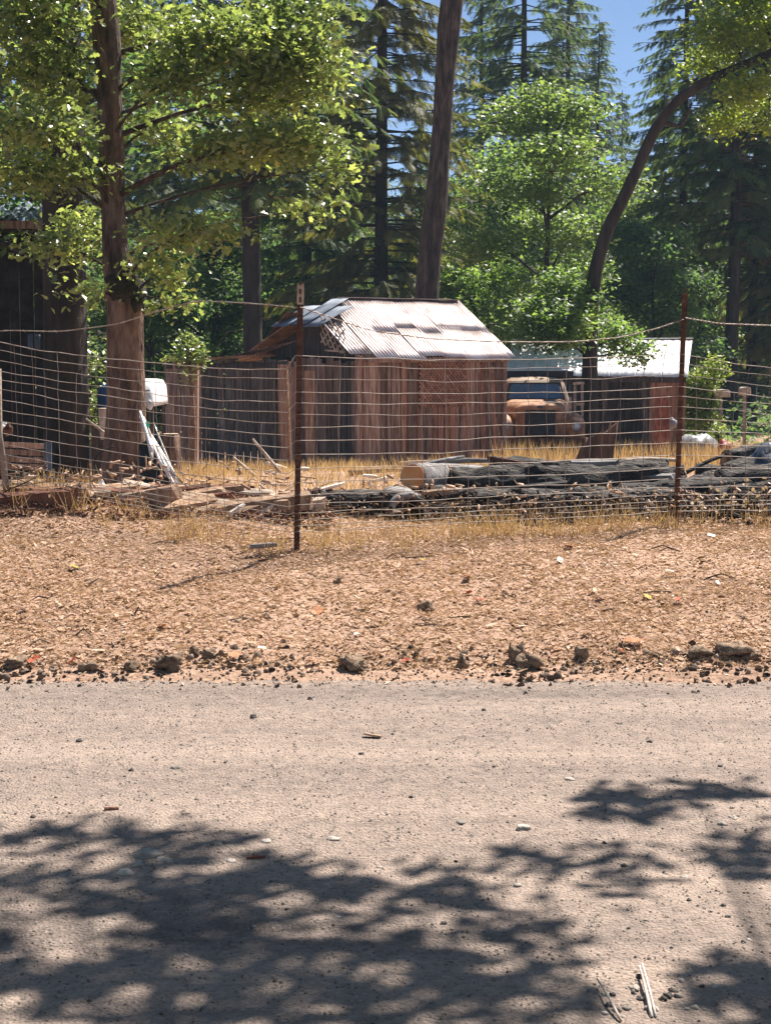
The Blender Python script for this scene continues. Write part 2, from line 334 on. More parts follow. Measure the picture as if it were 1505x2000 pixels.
# leaf templates (unit length along y)
OAK_V = [(0,0,0),(0,.5,.03),(0,1,-.06), (.17,.22,.05),(.10,.38,.04),(.33,.5,.09),(.16,.66,.05),(.24,.86,.03),
         (-.17,.22,.05),(-.10,.38,.04),(-.33,.5,.09),(-.16,.66,.05),(-.24,.86,.03)]
OAK_F = [[(0,3,4,1),(1,4,5,6),(0,1,9,8),(1,11,10,9)], [(1,6,7),(1,7,2),(1,12,11),(1,2,12)]]
LEAF_V = [(0,0,0),(.3,.45,.07),(0,1,-.08),(-.3,.45,.07),(0,.5,0)]
LEAF_F = [[(0,1,4),(1,2,4),(2,3,4),(3,0,4)]]
CURL_V = [(-.3,0,.0),(.25,.05,.12),(.34,.5,.02),(.2,.95,.16),(-.2,1,.05),(-.36,.5,.16),(0,.5,-.04)]
CURL_F = [[(0,1,6),(1,2,6),(2,3,6),(3,4,6),(4,5,6),(5,0,6)]]
BLADE_V = [(-.5,0,0),(.5,0,0),(.35,.5,.0),(-.35,.5,.0),(0,1,0)]
BLADE_F = [[(0,1,2,3)], [(3,2,4)]]
PEB_V = [(1,0,-.2),(.5,.8,-.3),(-.55,.75,-.2),(-1,.05,-.3),(-.5,-.8,-.2),(.5,-.75,-.25),(.55,.2,.55),(-.2,.5,.6),(-.5,-.25,.5),(.2,-.5,.6)]
PEB_F = [[(6,7,8,9)],[(0,1,6),(1,7,6),(1,2,7),(2,3,7),(3,8,7),(3,4,8),(4,9,8),(4,5,9),(5,0,9),(0,6,9)]]
CRUMB_V = [(1, 0, -.3), (.1, 1, -.3), (-.9, .2, -.3), (-.1, -1, -.3), (.1, .1, .6)]
CRUMB_F = [[(0, 1, 4), (1, 2, 4), (2, 3, 4), (3, 0, 4)]]
def frond():
    v, f = [], []
    def q(a, b, w):
        a, b = Vector(a), Vector(b); d = (b - a); s_ = Vector((d.y, -d.x, 0)).normalized() * w; k = len(v)
        v.extend([tuple(a - s_), tuple(a + s_), tuple(b + s_ * .25), tuple(b - s_ * .25)]); f.append((k, k+1, k+2, k+3))
    q((0,0,0),(0,1,-.12),.035)
    for i in range(7):
        y = .06 + i * .125; l = .34 * (1 - .75 * abs(i / 6 - .25))
        for sx in (-1, 1): q((0, y, -.02 * i), (sx * l * random.uniform(.75, 1.1), y + l * .75, -.02 * i - .06 + random.uniform(-.05, .02)), .045)
    return v, [f]
FROND_V, FROND_F = frond()

# ================================================================== THE SETTING
def axis(parts):
    out = []
    for a, b, s in parts: out += list(np.arange(a, b, s))
    return np.array(out + [parts[-1][1]])
def sheet(name, xs, ys, zf, m):
    nx_, ny_ = len(xs), len(ys)
    V = np.array([(x, y, zf(x, y)) for y in ys for x in xs])
    i = np.arange((ny_ - 1) * (nx_ - 1)); r, c = i // (nx_ - 1), i % (nx_ - 1); a = r * nx_ + c
    o = np_mesh(name, V, [np.stack([a, a + 1, a + 1 + nx_, a + nx_], 1)], m, smooth=True)
    o['kind'] = 'structure'; return o
gx = axis([(-3000, -600, 600), (-600, -100, 100), (-100, -20, 10), (-20, -6, 1), (-6, 6, .11), (6, 20, 1), (20, 100, 10), (100, 600, 100), (600, 3000, 600)])
gy = axis([(-800, -100, 100), (-100, -10, 15), (-10, 7, 1), (7.0, 14, .07), (14, 40, .5), (40, 100, 5), (100, 600, 50), (600, 3000, 400)])
sheet('ground', gx, gy, lambda x, y: ground(x, y) - (.07 if 2.1 < y < 7.3 else .02 if 2.1 < y < 7.5 else 0), 'ground')
rx = axis([(-600, -100, 100), (-100, -10, 5), (-10, -4, .5), (-4, 4, .06), (4, 10, .5), (10, 100, 5), (100, 600, 100)])
ry = axis([(2.0, 3.4, .1), (3.4, 7.66, .05)])
def road_z(x, y):
    z = ground(x, min(y, 7.5)) + .006 * nz(x * 6, y * 9, 2) + .004 * nz(x * 15, y * 15, 4)
    ye = 7.54 + .07 * nz(x * 2.3, 0, 6) + .03 * nz(x * 8, 0, 2)
    if y > ye: z -= .05 * (y - ye) / .1
    if y < 2.15: z -= .1
    return z
sheet('road', rx, ry, road_z, 'road')
# far forested ridge
hx = np.linspace(-800, 950, 90); hy = np.linspace(550, 1150, 26)
def hill_z(x, y):
    x, y = x * 2, y * 2; t = math.sin((y - 1100) / 1200 * math.pi)
    return -2 + .5 * t * (150 + 45 * math.sin(x / 330 + .3) + 60 * nz(x / 420, y / 420, 3) + 26 * nz(x / 120, y / 120, 7))
hill = sheet('hills', hx, hy, hill_z, 'hill')

# ================================================================== TREES
def path_interp(pts, n):
    pts = np.array([tuple(p) for p in pts], float); t = np.linspace(0, len(pts) - 1, n)
    k = np.arange(len(pts)); return [Vector((np.interp(q, k, pts[:, 0]), np.interp(q, k, pts[:, 1]), np.interp(q, k, pts[:, 2]))) for q in t]
def smooth_path(pts, rad, n):
    P = path_interp(pts, n); k = np.arange(len(rad)); r = [float(np.interp(q, k, rad)) for q in np.linspace(0, len(rad) - 1, n)]
    for _ in range(2):
        P = [P[0]] + [(P[i - 1] + P[i] * 2 + P[i + 1]) / 4 for i in range(1, n - 1)] + [P[-1]]
    return P, r
def leaf_points(clusters, n, spread=.16, per=9, shell=.45):
    w = np.array([(c[1][0] * c[1][1] * c[1][2]) ** (.72) * (c[2] if len(c) > 2 else 1) for c in clusters]); w /= w.sum()
    P = []
    for (c, rad, *_), k in zip(clusters, w):
        T = max(3, int(n * k / per)); d = runit(T) * (rng.random((T, 1)) ** shell)
        d[:, 2] += .12 * np.sin(d[:, 0] * 7 + d[:, 1] * 5)
        tw = np.array(c)[None] + d * np.array(rad)[None]
        g = np.repeat(tw, per, 0) + rng.normal(size=(T * per, 3)) * np.array([spread, spread, spread * .55])
        P.append(g)
    return np.concatenate(P)
def leaves(name, clusters, n, size, m, parent, tv=LEAF_V, tf=LEAF_F, spread=.16, per=9, tilt=.75, shell=.45, sv=(.65, 1.2)):
    P = leaf_points(clusters, n, spread, per, shell); N = len(P)
    nrm = runit(N) * tilt + np.array([0, -.12, 1.0]); rot = frames(nrm, rng.random(N) * 6.283)
    clump = .5 + .5 * np.sin(P[:, 0] * 2.1 + 1) * np.cos(P[:, 2] * 2.6 + P[:, 1])
    rnd = np.clip(rng.normal(.36, .2, N) + .22 * (clump - .5), 0, 1)
    return scatter(name, tv, tf, P, rot, size * rng.uniform(*sv, N), rnd, m, parent)
def limb(parent, pts, rad, m, seg=7, n=10, name='limb', seed=0):
    P, r = smooth_path(pts, rad, n); return MB().tube(P, r, seg, wob=.08, seed=seed).build(name, m, parent, True)
def twigs_to(parent, start, centre, r0, m, seed=0, sag=.25):
    s, c = Vector(start), Vector(centre); mid = (s + c) / 2 + Vector((random.uniform(-.2, .2), random.uniform(-.2, .2), sag))
    return limb(parent, [s, mid, c, c + (c - mid) * .5], [r0, r0 * .6, r0 * .35, r0 * .12], m, 5, 8, seed=seed)

# ---- the oak in front of the yard, beside the woodpile (16 m)
YO = 16.0
oak = empty('oak_tree', gp(245, YO)); oo = Vector(oak.location)
tag(oak, 'leafy oak with knobby mossy trunk, pale pipes leaning on it, nearest tree in the yard', 'tree')
tp = [at(250, 985, YO), at(246, 955, YO), at(246, 800, YO), at(245, 690, YO), at(246, 600, YO), at(236, 545, YO), at(224, 480, YO), at(219, 350, YO), at(216, 200, YO), at(208, 60, YO), at(196, -80, YO), at(190, -300, YO), at(200, -560, YO)]
tr = [.31, .25, .2, .188, .195, .17, .125, .125, .13, .14, .12, .09, .04]
tp = [p - oo for p in tp]
P, r = smooth_path(tp, tr, 44)
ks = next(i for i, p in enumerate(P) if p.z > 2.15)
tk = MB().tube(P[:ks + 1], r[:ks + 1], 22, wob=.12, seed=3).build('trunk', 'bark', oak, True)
MB().tube(P[ks - 1:], [q * .985 for q in r[ks - 1:]], 22, wob=.1, seed=3).build('upper_trunk', 'bark_upper_shaded', oak, True)
kn = MB().blob(at(268, 588, YO) - oo + Vector((-.02, -.03, 0)), (.13, .14, .2), 4, 14, 10, .4).build('burl', 'moss_bark', tk, True)
MB().blob(at(240, 560, YO - .12) - oo, (.15, .1, .19), 9, 14, 10, .5).build('moss_patch', 'moss_bark', tk, True)
oc = [(450, 80, 150, 85, 0), (590, 130, 80, 110, .3), (345, 150, 80, 60, -.4), (560, 275, 130, 45, -.2), (430, 300, 110, 38, .4), (640, 330, 45, 45, 0),
      (370, 455, 100, 33, -.9), (315, 520, 55, 40, .2), (160, 570, 33, 28, -.4), (85, 250, 105, 42, -.3), (90, 130, 95, 65, .5), (120, 340, 95, 45, .6),
      (265, 50, 110, 60, 2.6), (60, 40, 100, 60, .2), (335, 590, 36, 32, .6), (170, 440, 50, 35, 2.6), (20, 330, 60, 60, .9), (500, 190, 110, 50, .9),
      (310, 250, 60, 45, 1.6), (560, 30, 110, 70, .8), (130, 200, 60, 36, 1.6), (600, 410, 40, 30, .3), (110, 480, 70, 45, 1.1)]
cl = []
for px, py, a, b, dy in oc:
    Y = YO + dy * .6 - .55; s = ppm(Y); c = at(px, py, Y) - oo; cl.append((tuple(c), (.92 * a / s, .62 * max(a, b) / s, .66 * b / s)))
up = [((-.6, -1.0, 5.4), (1.3, 1.0, .7)), ((-1.6, .2, 6.6), (1.3, 1.2, .8)), ((-.6, -.3, 7.6), (1.3, 1.2, .8)), ((-2.4, .2, 4.6), (1.1, 1.1, .6))]
leaves('crown', cl, 17500, .092, 'leaf_oak', oak, OAK_V, OAK_F, .14, 7, 1.0, .4, (.5, 1.3))
leaves('upper_crown', up, 6000, .14, 'leaf_oak', oak, LEAF_V, LEAF_F, .14, 8, .8)
for i, (c, rad) in enumerate(cl + up):
    z0 = max(2.0, min(c[2] - .45, 6.2)); k = min(range(len(P)), key=lambda q: abs(P[q].z - z0))
    twigs_to(oak, P[k], c, .034 if rad[0] > .45 else .02, 'bark_mid', i, .12)

# ---- firs
def fir_parts(H, rmax, z0, name, m, nf=1, bm='bark_red', r0=.34, dens=1.0, dead=6, parent=None):
    random.seed(int(H * 100)); parent = parent or empty(name)
    tpts = [Vector((.06 * nz(z * .2, 1), .06 * nz(z * .2, 4), z)) for z in np.linspace(-.4, H, 22)]
    MB().tube(tpts, [r0 * (1 - .93 * i / 21) * (1.25 if i == 0 else 1) for i in range(22)], 12, wob=.07, seed=H).build('trunk', bm, parent, True)
    pos, dirs, ups, sc_ = [], [], [], []
    br = MB(); z = z0
    while z < H - .2:
        t = (z - z0) / (H - z0); L0 = rmax * (1 - t) ** .75 * (.72 + .28 * min(1, t * 6)) + .25
        for k in range(random.choice((4, 5, 6, 6))):
            a = random.uniform(0, 6.283); L = L0 * random.uniform(.65, 1.15); zz = z + random.uniform(-.3, .3)
            d = Vector((math.cos(a), math.sin(a), 0)); side = Vector((-d.y, d.x, 0)); n = max(4, int(L * 4.0 * dens)); drp = random.uniform(.24, .5) * (1 - .6 * t)
            bp = []
            for i in range(n + 1):
                u = i / n; bp.append(d * (L * u) + Vector((0, 0, zz + .14 * L * u * (1 - t * .5) - drp * L * u * u * .95 + .1 * L * max(0, u - .75))) + side * (.12 * L * nz(u * 2 + k, z, a)))
            br.tube([bp[0], bp[n // 2], bp[n]], [.035 * (1 - .6 * t) + .008, .02, .005], 3, False)
            for i in range(1, n + 1):
                u = i / n
                if u < .22: continue
                tan = (bp[i] - bp[i - 1]).normalized()
                for s in (-1, 1):
                    for _ in range(nf):
                        dd = (tan * random.uniform(.45, 1.0) + side * s * random.uniform(.5, 1.1) * (1.15 - u) + Vector((0, 0, random.uniform(-1.0, .1)))).normalized()
                        pos.append(bp[i]); dirs.append(dd); ups.append(Vector((random.uniform(-.5, .5), random.uniform(-.5, .5), 1))); sc_.append(random.uniform(.4, .95) * (1 - .45 * u) * (1 - .35 * t))
            pos.append(bp[n]); dirs.append((bp[n] - bp[n - 1])); ups.append(Vector((0, 0, 1))); sc_.append(.4)
        z += random.uniform(.2, .42)
    for k in range(dead):                                          # bare dead branches below the crown
        zz = random.uniform(1.5, z0 + 1.5); a = random.uniform(0, 6.283); L = random.uniform(.7, 2.0); d = Vector((math.cos(a), math.sin(a), 0))
        br.tube([Vector((0, 0, zz)), d * L * .5 + Vector((0, 0, zz - .05)), d * L + Vector((0, 0, zz - .45 * L))], [.025, .015, .004], 3, False)
    br.build('branches', bm, parent)
    N = len(pos); rot = axis_frames(np.array([tuple(p) for p in dirs]), np.array([tuple(p) for p in ups]))
    pa = np.array([tuple(p) for p in pos]); rad = np.hypot(pa[:, 0], pa[:, 1])
    rnd = np.clip(rng.normal(.36, .2, N) + .1 * np.sin(pa[:, 2] * 3), 0, 1)
    scatter('crown', FROND_V, FROND_F, pa, rot, np.array(sc_), rnd, m, parent)
    return parent
def copy_tree(o):
    c = o.copy(); C.objects.link(c)
    for ch in list(o.children):
        d = ch.copy(); C.objects.link(d); d.parent = c
        for g in list(ch.children):
            e = g.copy(); C.objects.link(e); e.parent = d
    return c
def put(o, px, Y, s=1.0, rz=0.0, dz=0.0, sz=None):
    o.location = gp(px, Y, dz); o.rotation_euler = (0, 0, rz); o.scale = (s, s, sz or s); return o
FG = 'tall firs behind the yard'
f1 = fir_parts(27, 4.0, 3.2, 'fir_tree', 'needle_olive', 1, 'bark_dark', .27, 1.3)
f2 = fir_parts(24, 3.4, 2.2, 'fir_tree', 'needle', 1, 'bark_dark', .24, 1.2)
f3 = fir_parts(14, 2.3, .8, 'fir_tree', 'needle', 1, 'bark_dark', .18, 1.1, 3)
f4 = fir_parts(29, 3.8, 7.2, 'fir_tree', 'needle', 1, 'bark_red', .3, 1.1, 12)
used = set()
def fir(proto, px, Y, s, rz, label, sz=None):
    o = proto if proto.name not in used else copy_tree(proto); used.add(proto.name)
    put(o, px, Y, s, rz, 0, sz); return tag(o, label, 'tree', FG)
fir(f1, 745, 47, .95, .4, 'olive-tinged fir above the shed, left of the tall bare trunk')
fir(f2, 1016, 62, 1.05, 1.0, 'straight dark fir whose thin trunk stands right of the tall bare trunk')
fir(f2, 1158, 78, .86, 2.3, 'pointed dark fir beside the blue sky gap', .8)
fir(f3, 1322, 88, .95, .3, 'small distant pointed fir in front of the blue ridge')
fe = fir(f4, 1424, 54, .9, 2.0, 'tall fir with bare dark trunk near the right edge, thicker of the pair')
ff = fir(f4, 1464, 57, .74, 4.0, 'slimmer bare-trunked fir just right of the thicker one near the right edge')
for o_ in (fe, ff):
    for ch in o_.children:
        if ch.name.startswith('trunk'): ch.material_slots[0].link = 'OBJECT'; ch.material_slots[0].material = M['bark_dark']
fir(f4, 494, 40, .95, 5.1, 'fir with straight reddish trunk showing behind the oak foliage')
fir(f2, 600, 52, .9, 3.3, 'dark fir with slender trunk behind the first rusty fence post')
fir(f1, 655, 66, .9, 2.2, 'fir behind the olive-tinged one, seen between oak and bare trunk')
fir(f2, 330, 58, 1.0, .9, 'dark fir filling the gap right of the oak trunk')
fir(f1, 70, 52, 1.0, 3.9, 'dark fir behind the corrugated roof at the left edge')
fir(f2, 190, 64, 1.1, 4.4, 'fir in shade directly behind the oak trunk')
fir(f1, 1555, 56, .9, 1.7, 'olive fir reaching in over the right edge of the picture')
fir(f2, 1570, 56, .7, .2, 'low dark fir boughs at the right edge behind the wire fence')
fir(f2, 1400, 70, .95, 2.8, 'fir with dark hanging boughs behind the bare-trunked pair')
fir(f3, 820, 64, .9, 1.1, 'young fir in the shade behind the shed ridge')
fir(f3, 420, 62, 1.0, 4.1, 'young fir in deep shade between oak and reddish trunk')

for px, Y, s, rz, pr, lab in ((540, 74, 1.0, .7, f2, 'distant fir between the reddish trunk and first rusty post'), (1325, 60, .78, 2.9, f4, 'tall bare-trunked fir left of the pair near the right edge'),
        (1090, 96, 1.0, 3.7, f2, 'distant fir behind the maple top'), (260, 80, 1.1, 5.6, f2, 'distant fir showing through the oak leaves'), (1240, 110, .75, 2.0, f2, 'distant low fir under the blue sky gap'), (1100, 82, 1.15, .6, f2, 'distant tall fir between the straight dark fir and the pointed one'), (1205, 98, .8, 4.0, f2, 'distant fir just right of the pointed dark one'), (935, 76, 1.05, 5.0, f2, 'fir in deep shade just right behind the tall bare trunk'), (1285, 66, .62, 5.0, f2, 'middling fir between leaning trunk and small distant fir')):
    fir(pr, px, Y, s, rz, lab)

# ---- broadleaf trees
def broad(name, H, z0, rad, n, size, m, nb=13, r0=.16, seed=1, bm='bark_dark'):
    random.seed(seed); e = empty(name)
    tpts = [Vector((.25 * nz(z * .25, seed), .25 * nz(z * .25, seed + 5), z)) for z in np.linspace(-.4, H * .85, 14)]
    MB().tube(tpts, [r0 * (1 - .85 * i / 13) for i in range(14)], 9, wob=.08, seed=seed).build('trunk', bm, e, True)
    cl = []
    for k in range(nb):
        t = (k + random.random()) / nb; z = z0 + (H - z0) * t; a = k * 2.4 + random.uniform(-.5, .5)
        rr = rad * (.35 + .75 * math.sin(math.pi * min(.97, t * .8 + .16))) * random.uniform(.35, .8)
        q = random.uniform(.28, .46) * rad
        cl.append(((rr * math.cos(a), rr * math.sin(a), z), (q * 1.2, q * 1.2, q * .62)))
    leaves('crown', cl, n, size, m, e, LEAF_V, LEAF_F, .2, 9, .85, .5)
    b = MB()
    for c, q in cl:
        s = Vector((0, 0, max(.6, c[2] - .3 * rad - .3))); cc = Vector(c); md = (s + cc) / 2 + Vector((0, 0, .15))
        b.tube([s, md, cc], [.05, .035, .012], 4, False)
    b.build('branches', bm, e); return e
b1 = broad('maple_tree', 9.6, 1.2, 2.3, 20000, .155, 'leaf_light', 20, .15, 11)
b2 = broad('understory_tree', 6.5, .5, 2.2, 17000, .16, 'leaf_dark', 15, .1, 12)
b3 = broad('understory_tree', 5.0, .2, 2.3, 15000, .16, 'leaf_mid', 13, .09, 13)
BG_ = 'broadleaf trees behind the yard'
def btree(proto, px, Y, s, rz, label, sz=None, mat_=None):
    o = proto if proto.name not in used else copy_tree(proto); used.add(proto.name)
    put(o, px, Y, s, rz, 0, sz); return tag(o, label, 'tree', BG_)
btree(b1, 1065, 41, 1.0, .3, 'mid-green maple standing between the shed and the leaning trunk')
btree(b3, 935, 46, 1.05, 2.2, 'bushy green tree behind the right end of the shed roof')
btree(b2, 1270, 48, 1.0, .6, 'dark bushy tree behind the white metal roof')
btree(b3, 1150, 52, 1.1, 4.0, 'green bushy tree behind the foot of the leaning trunk')
btree(b2, 1505, 68, 1.2, 1.4, 'dark bushy tree at the right edge behind the bare-trunked firs')
btree(b3, 1385, 68, 1.3, 5.5, 'pale green bushy tree low between the leaning trunk and right firs')
btree(b2, 420, 48, 1.0, 3.0, 'dark bushy tree behind the weathered board fence')
btree(b2, 560, 57, 1.05, 5.2, 'shaded bushy tree behind the first rusty fence post')
btree(b3, 690, 56, 1.05, 1.9, 'bushy tree in shade behind the left end of the shed')
btree(b2, 800, 60, 1.1, .2, 'bushy tree in shade behind the shed ridge')
btree(b2, 300, 44, .9, 4.5, 'shaded bushy tree just right of the oak trunk')
btree(b2, 130, 50, 1.1, 2.6, 'shaded bushy tree behind the broad dark trunk')
btree(b3, 10, 46, 1.1, 3.6, 'bushy tree behind the corrugated roof at the left edge')
for px, Y, s, rz, lab in ((1235, 56, .72, 2.2, 'light green young maple right of the leaning trunk'), (900, 54, .8, 4.4, 'light green young maple just right of the tall bare trunk'), (1360, 64, .78, .9, 'light green young maple before the bare-trunked firs'), (690, 62, .95, 3.3, 'light green maple seen between oak and the tall bare trunk'), (400, 56, .8, 5.4, 'light green young maple behind the board fence')):
    btree(b1, px, Y, s, rz, lab)
btree(b3, 1010, 60, 1.3, 3.1, 'bushy tree far behind the old truck')

b4 = broad('maple_tree', 8.2, .8, 2.6, 15000, .16, 'leaf_mid', 18, .14, 17)
for px, Y, s, rz, pr, lab in ((980, 53, 1.15, 1.0, b4, 'tall mid-green maple behind the bushy one right of the shed roof'), (850, 66, 1.2, 2.0, b4, 'shaded maple behind the tall bare trunk'), (1190, 62, 1.05, 3.0, b4, 'maple between the pointed dark fir and the leaning trunk'), (640, 74, 1.3, 4.2, b4, 'shaded maple far behind the first rusty post'),
        (480, 68, 1.3, 5.2, b4, 'shaded maple behind the reddish fir trunk'), (1335, 76, .95, .4, b4, 'maple low in front of the small distant fir'), (1475, 76, 1.2, 1.9, b4, 'maple behind the pair of bare-trunked firs'), (760, 54, .85, 5.9, b3, 'low bushy tree in shade behind the middle of the shed'), (1120, 46, .8, 2.5, b3, 'low bushy tree just left of the leaning trunk')):
    btree(pr, px, Y, s, rz, lab)

# ---- tall bare trunk behind the shed
YT = 35.0
tt = empty('tall_tree', gp(830, YT)); t0 = Vector(tt.location); tag(tt, 'tall tree with thick bare leaning trunk rising behind the shed', 'tree')
pts = [gp(826, YT, -.3), at(830, 600, YT), at(838, 500, YT), at(851, 400, YT), at(857, 320, YT), at(862, 250, YT), at(868, 150, YT), at(876, 60, YT), at(884, -20, YT), at(895, -150, YT), at(900, -330, YT)]
pts = [p - t0 for p in pts]
P, r = smooth_path(pts, [.34, .27, .26, .255, .225, .215, .215, .25, .25, .2, .14], 40)
MB().tube(P, r, 16, wob=.1, seed=8).build('trunk', 'bark_mid', tt, True)
top = Vector(P[-1])
limb(tt, [P[33], P[33] + Vector((-.7, -.2, 1.2)), P[33] + Vector((-1.6, .3, 3.4))], [.15, .12, .04], 'bark', seed=2)
cl = [((top.x + a, top.y + b, top.z + c), (1.8, 1.8, 1.1)) for a, b, c in ((-1.5, .5, -.3), (.2, 1.2, 1.0), (-2.5, 1.5, 1.8), (0, -1, 2.6), (-1.2, 1, 4.0))]
leaves('crown', cl, 9000, .17, 'leaf_mid', tt, spread=.2)
for i, (c, q) in enumerate(cl): twigs_to(tt, P[-4], c, .07, 'bark', i)

# ---- leaning tree on the right
YL = 34.5
lt = empty('leaning_tree', gp(1150, YL)); l0 = Vector(lt.location); tag(lt, 'dark slender tree leaning far to the right, beside the old truck', 'tree')
pts = [gp(1148, YL, -.2), at(1150, 740, YL), at(1152, 640, YL), at(1158, 540, YL), at(1180, 460, YL), at(1215, 390, YL), at(1248, 320, YL), at(1278, 250, YL), at(1320, 195, YL), at(1390, 150, YL), at(1460, 125, YL), at(1540, 85, YL), at(1640, 20, YL)]
pts = [p - l0 for p in pts]
P, r = smooth_path(pts, [.21, .18, .165, .155, .145, .135, .125, .12, .112, .1, .09, .075, .04], 44)
MB().tube(P, r, 12, wob=.1, seed=5).build('trunk', 'bark_dark', lt, True)
limb(lt, [P[26], at(1330, 250, YL) - l0, at(1350, 200, YL) - l0], [.06, .045, .03], 'bark_dark', seed=4)
cl = []
for px, py, a, b, dy in ((1420, 70, 75, 55, 0), (1490, 40, 60, 50, .6), (1460, 170, 60, 38, -.6), (1420, 235, 50, 35, .5), (1500, 220, 50, 45, .8), (1380, 120, 50, 35, 1), (1560, 120, 70, 70, 0), (1440, -30, 90, 50, .5), (1560, 10, 80, 60, -.4)):
    s = ppm(YL + dy); cl.append((tuple(at(px, py, YL + dy) - l0), (a / s, .8 * a / s, b / s)))
leaves('crown', cl, 13000, .13, 'leaf_yel', lt, spread=.15)
for i, (c, q) in enumerate(cl):
    k = min(range(20, len(P)), key=lambda j: (P[j] - Vector(c)).length); twigs_to(lt, P[k], c, .04, 'bark_dark', i, .05)
cl2 = [(tuple(at(px, py, YL + dy) - l0), (a / 87, .8 * a / 87, b / 87)) for px, py, a, b, dy in ((1085, 640, 70, 50, -.8), (1050, 610, 45, 40, -.4), (1130, 600, 45, 40, -.2), (1100, 560, 50, 35, 0), (1200, 660, 40, 35, .5), (1240, 690, 40, 25, .8))]
leaves('lower_crown', cl2, 6000, .14, 'leaf_mid', lt, spread=.15)
for i, (c, q) in enumerate(cl2): twigs_to(lt, P[5], c, .03, 'bark_dark', i, .1)

# ---- broad dark trunk at the left, beside the outbuilding
YD = 19.5
dt = empty('conifer_tree', gp(130, YD)); d0 = Vector(dt.location); tag(dt, 'broad dark conifer trunk in deep shade left of the oak', 'tree')
pts = [gp(132, YD, -.3) - d0, at(130, 920, YD) - d0, at(128, 700, YD) - d0, at(126, 450, YD) - d0, at(122, 100, YD) - d0, at(118, -400, YD) - d0, at(115, -1100, YD) - d0]
P, r = smooth_path(pts, [.36, .29, .27, .26, .24, .2, .1], 30)
MB().tube(P, r, 18, wob=.08, seed=12).build('trunk', 'bark_dark', dt, True)
cl = [((a, b, c), (1.7, 1.5, .8)) for a, b, c in ((-1.2, .8, 4.2), (.6, 1.6, 5.0), (-1.4, -.8, 6.0), (.8, .8, 7), (-.6, 1.2, 8.4), (-2.2, 1.6, 3.2))]
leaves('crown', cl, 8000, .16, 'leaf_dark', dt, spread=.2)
for i, (c, q) in enumerate(cl): twigs_to(dt, Vector((0, 0, c[2] - .5)), c, .06, 'bark_dark', i)

# ---- oak over the near side of the road (its shadow falls on the gravel)
TX, TY = 3.1, 1.3
ro = empty('roadside_oak', (TX, TY, ground(TX, TY) - .02)); tag(ro, 'oak at the roadside whose boughs shade the near gravel', 'tree')
P, r = smooth_path([(0, 0, -.3), (0, 0, 1.5), (-.15, .1, 3.2), (-.4, .3, 5.0), (-.5, .5, 7), (-.4, .6, 8.6)], [.36, .27, .23, .2, .13, .05], 24)
MB().tube(P, r, 14, wob=.12, seed=21).build('trunk', 'bark', ro, True)
def over(sx, sy, H):                           # where a bough at height H must hang to shade road point (sx, sy)
    k = H / math.tan(SUN_EL); return (sx + k * math.sin(SUN_AZ) - TX, sy + k * math.cos(SUN_AZ) - TY, H)
def shadow_spot(px, py, a, b_):
    d = ray(px, py); t = -CAM_Z / d.z; y = d.y * t; x = d.x * t; d2 = ray(px, py - b_); y2 = d2.y * (-CAM_Z / d2.z)
    return x, y, a / ppm(y), abs(y2 - y)
shade = [(160, 1622, 170, 9, 6.2), (330, 1625, 70, 14, 6.0), (420, 1628, 60, 6, 6.0), (320, 1668, 60, 30, 6.1), (200, 1690, 60, 12, 6.3), (530, 1668, 70, 9, 6.0), (500, 1712, 130, 24, 6.1), (330, 1735, 190, 26, 6.2), (150, 1755, 90, 16, 6.3), (670, 1735, 90, 18, 6.0),
         (420, 1790, 160, 26, 6.2), (640, 1700, 60, 10, 5.9), (820, 1715, 40, 16, 5.9), (870, 1760, 55, 14, 5.8), (930, 1745, 30, 8, 5.8), (300, 1850, 110, 22, 6.3), (520, 1835, 90, 16, 6.1), (720, 1845, 110, 20, 6.0), (850, 1870, 90, 24, 5.9), (620, 1880, 60, 14, 6.0), (120, 1920, 180, 34, 6.4), (420, 1930, 110, 36, 6.2), (600, 1960, 110, 40, 6.1), (760, 1950, 60, 40, 6.0),
         (300, 1985, 220, 20, 6.3), (960, 1930, 70, 30, 5.8), (1040, 1960, 50, 40, 5.7), (1010, 1790, 30, 12, 5.7), (1040, 1840, 50, 8, 5.7), (20, 1820, 40, 22, 6.5), (10, 1700, 40, 20, 6.5), (990, 1885, 60, 10, 5.8),
         (1230, 1560, 90, 10, 5.5), (1370, 1548, 60, 14, 5.4), (1300, 1575, 70, 6, 5.4), (1220, 1585, 60, 5, 5.4), (1050, 1662, 80, 9, 5.6), (1150, 1665, 30, 10, 5.6), (1230, 1702, 45, 12, 5.5), (1440, 1660, 60, 14, 5.2), (1490, 1690, 40, 14, 5.2), (1500, 1630, 40, 6, 5.2), (1460, 1900, 60, 40, 5.2), (1490, 1960, 70, 50, 5.2), (1420, 1980, 40, 20, 5.2)]
cl = []
for px, py, a, b_, H in shade:
    sx, sy, ra, rb = shadow_spot(px, py, a, b_); cl.append((over(sx, sy, H), (ra * .86, max(rb * .86, .04), .12), 2.2))
for a, b, c in ((.6, .4, 7.5), (.4, -1.2, 7.2), (1.6, -1.6, 6.2), (.2, -.6, 8.4), (2.0, -.6, 7.6), (1.0, -2.6, 5.8)): cl.append(((a, b, c), (1.1, 1.1, .6), .5))
for a, b, c in ((-1, -1.6, 5), (-3, -1.8, 5.2), (-5.5, -2.2, 5.6), (-2.5, -4, 6), (-5, -4.5, 6.4), (.5, -3, 6), (-4, -.6, 5.5), (-1.2, -.2, 6.4)): cl.append(((a, b, c), (1.7, 1.3, .7), .35))  # unseen clusters added to screen the road from skylight
leaves('crown', cl, 25000, .12, 'leaf_oak', ro, LEAF_V, LEAF_F, .075, 8, .5)
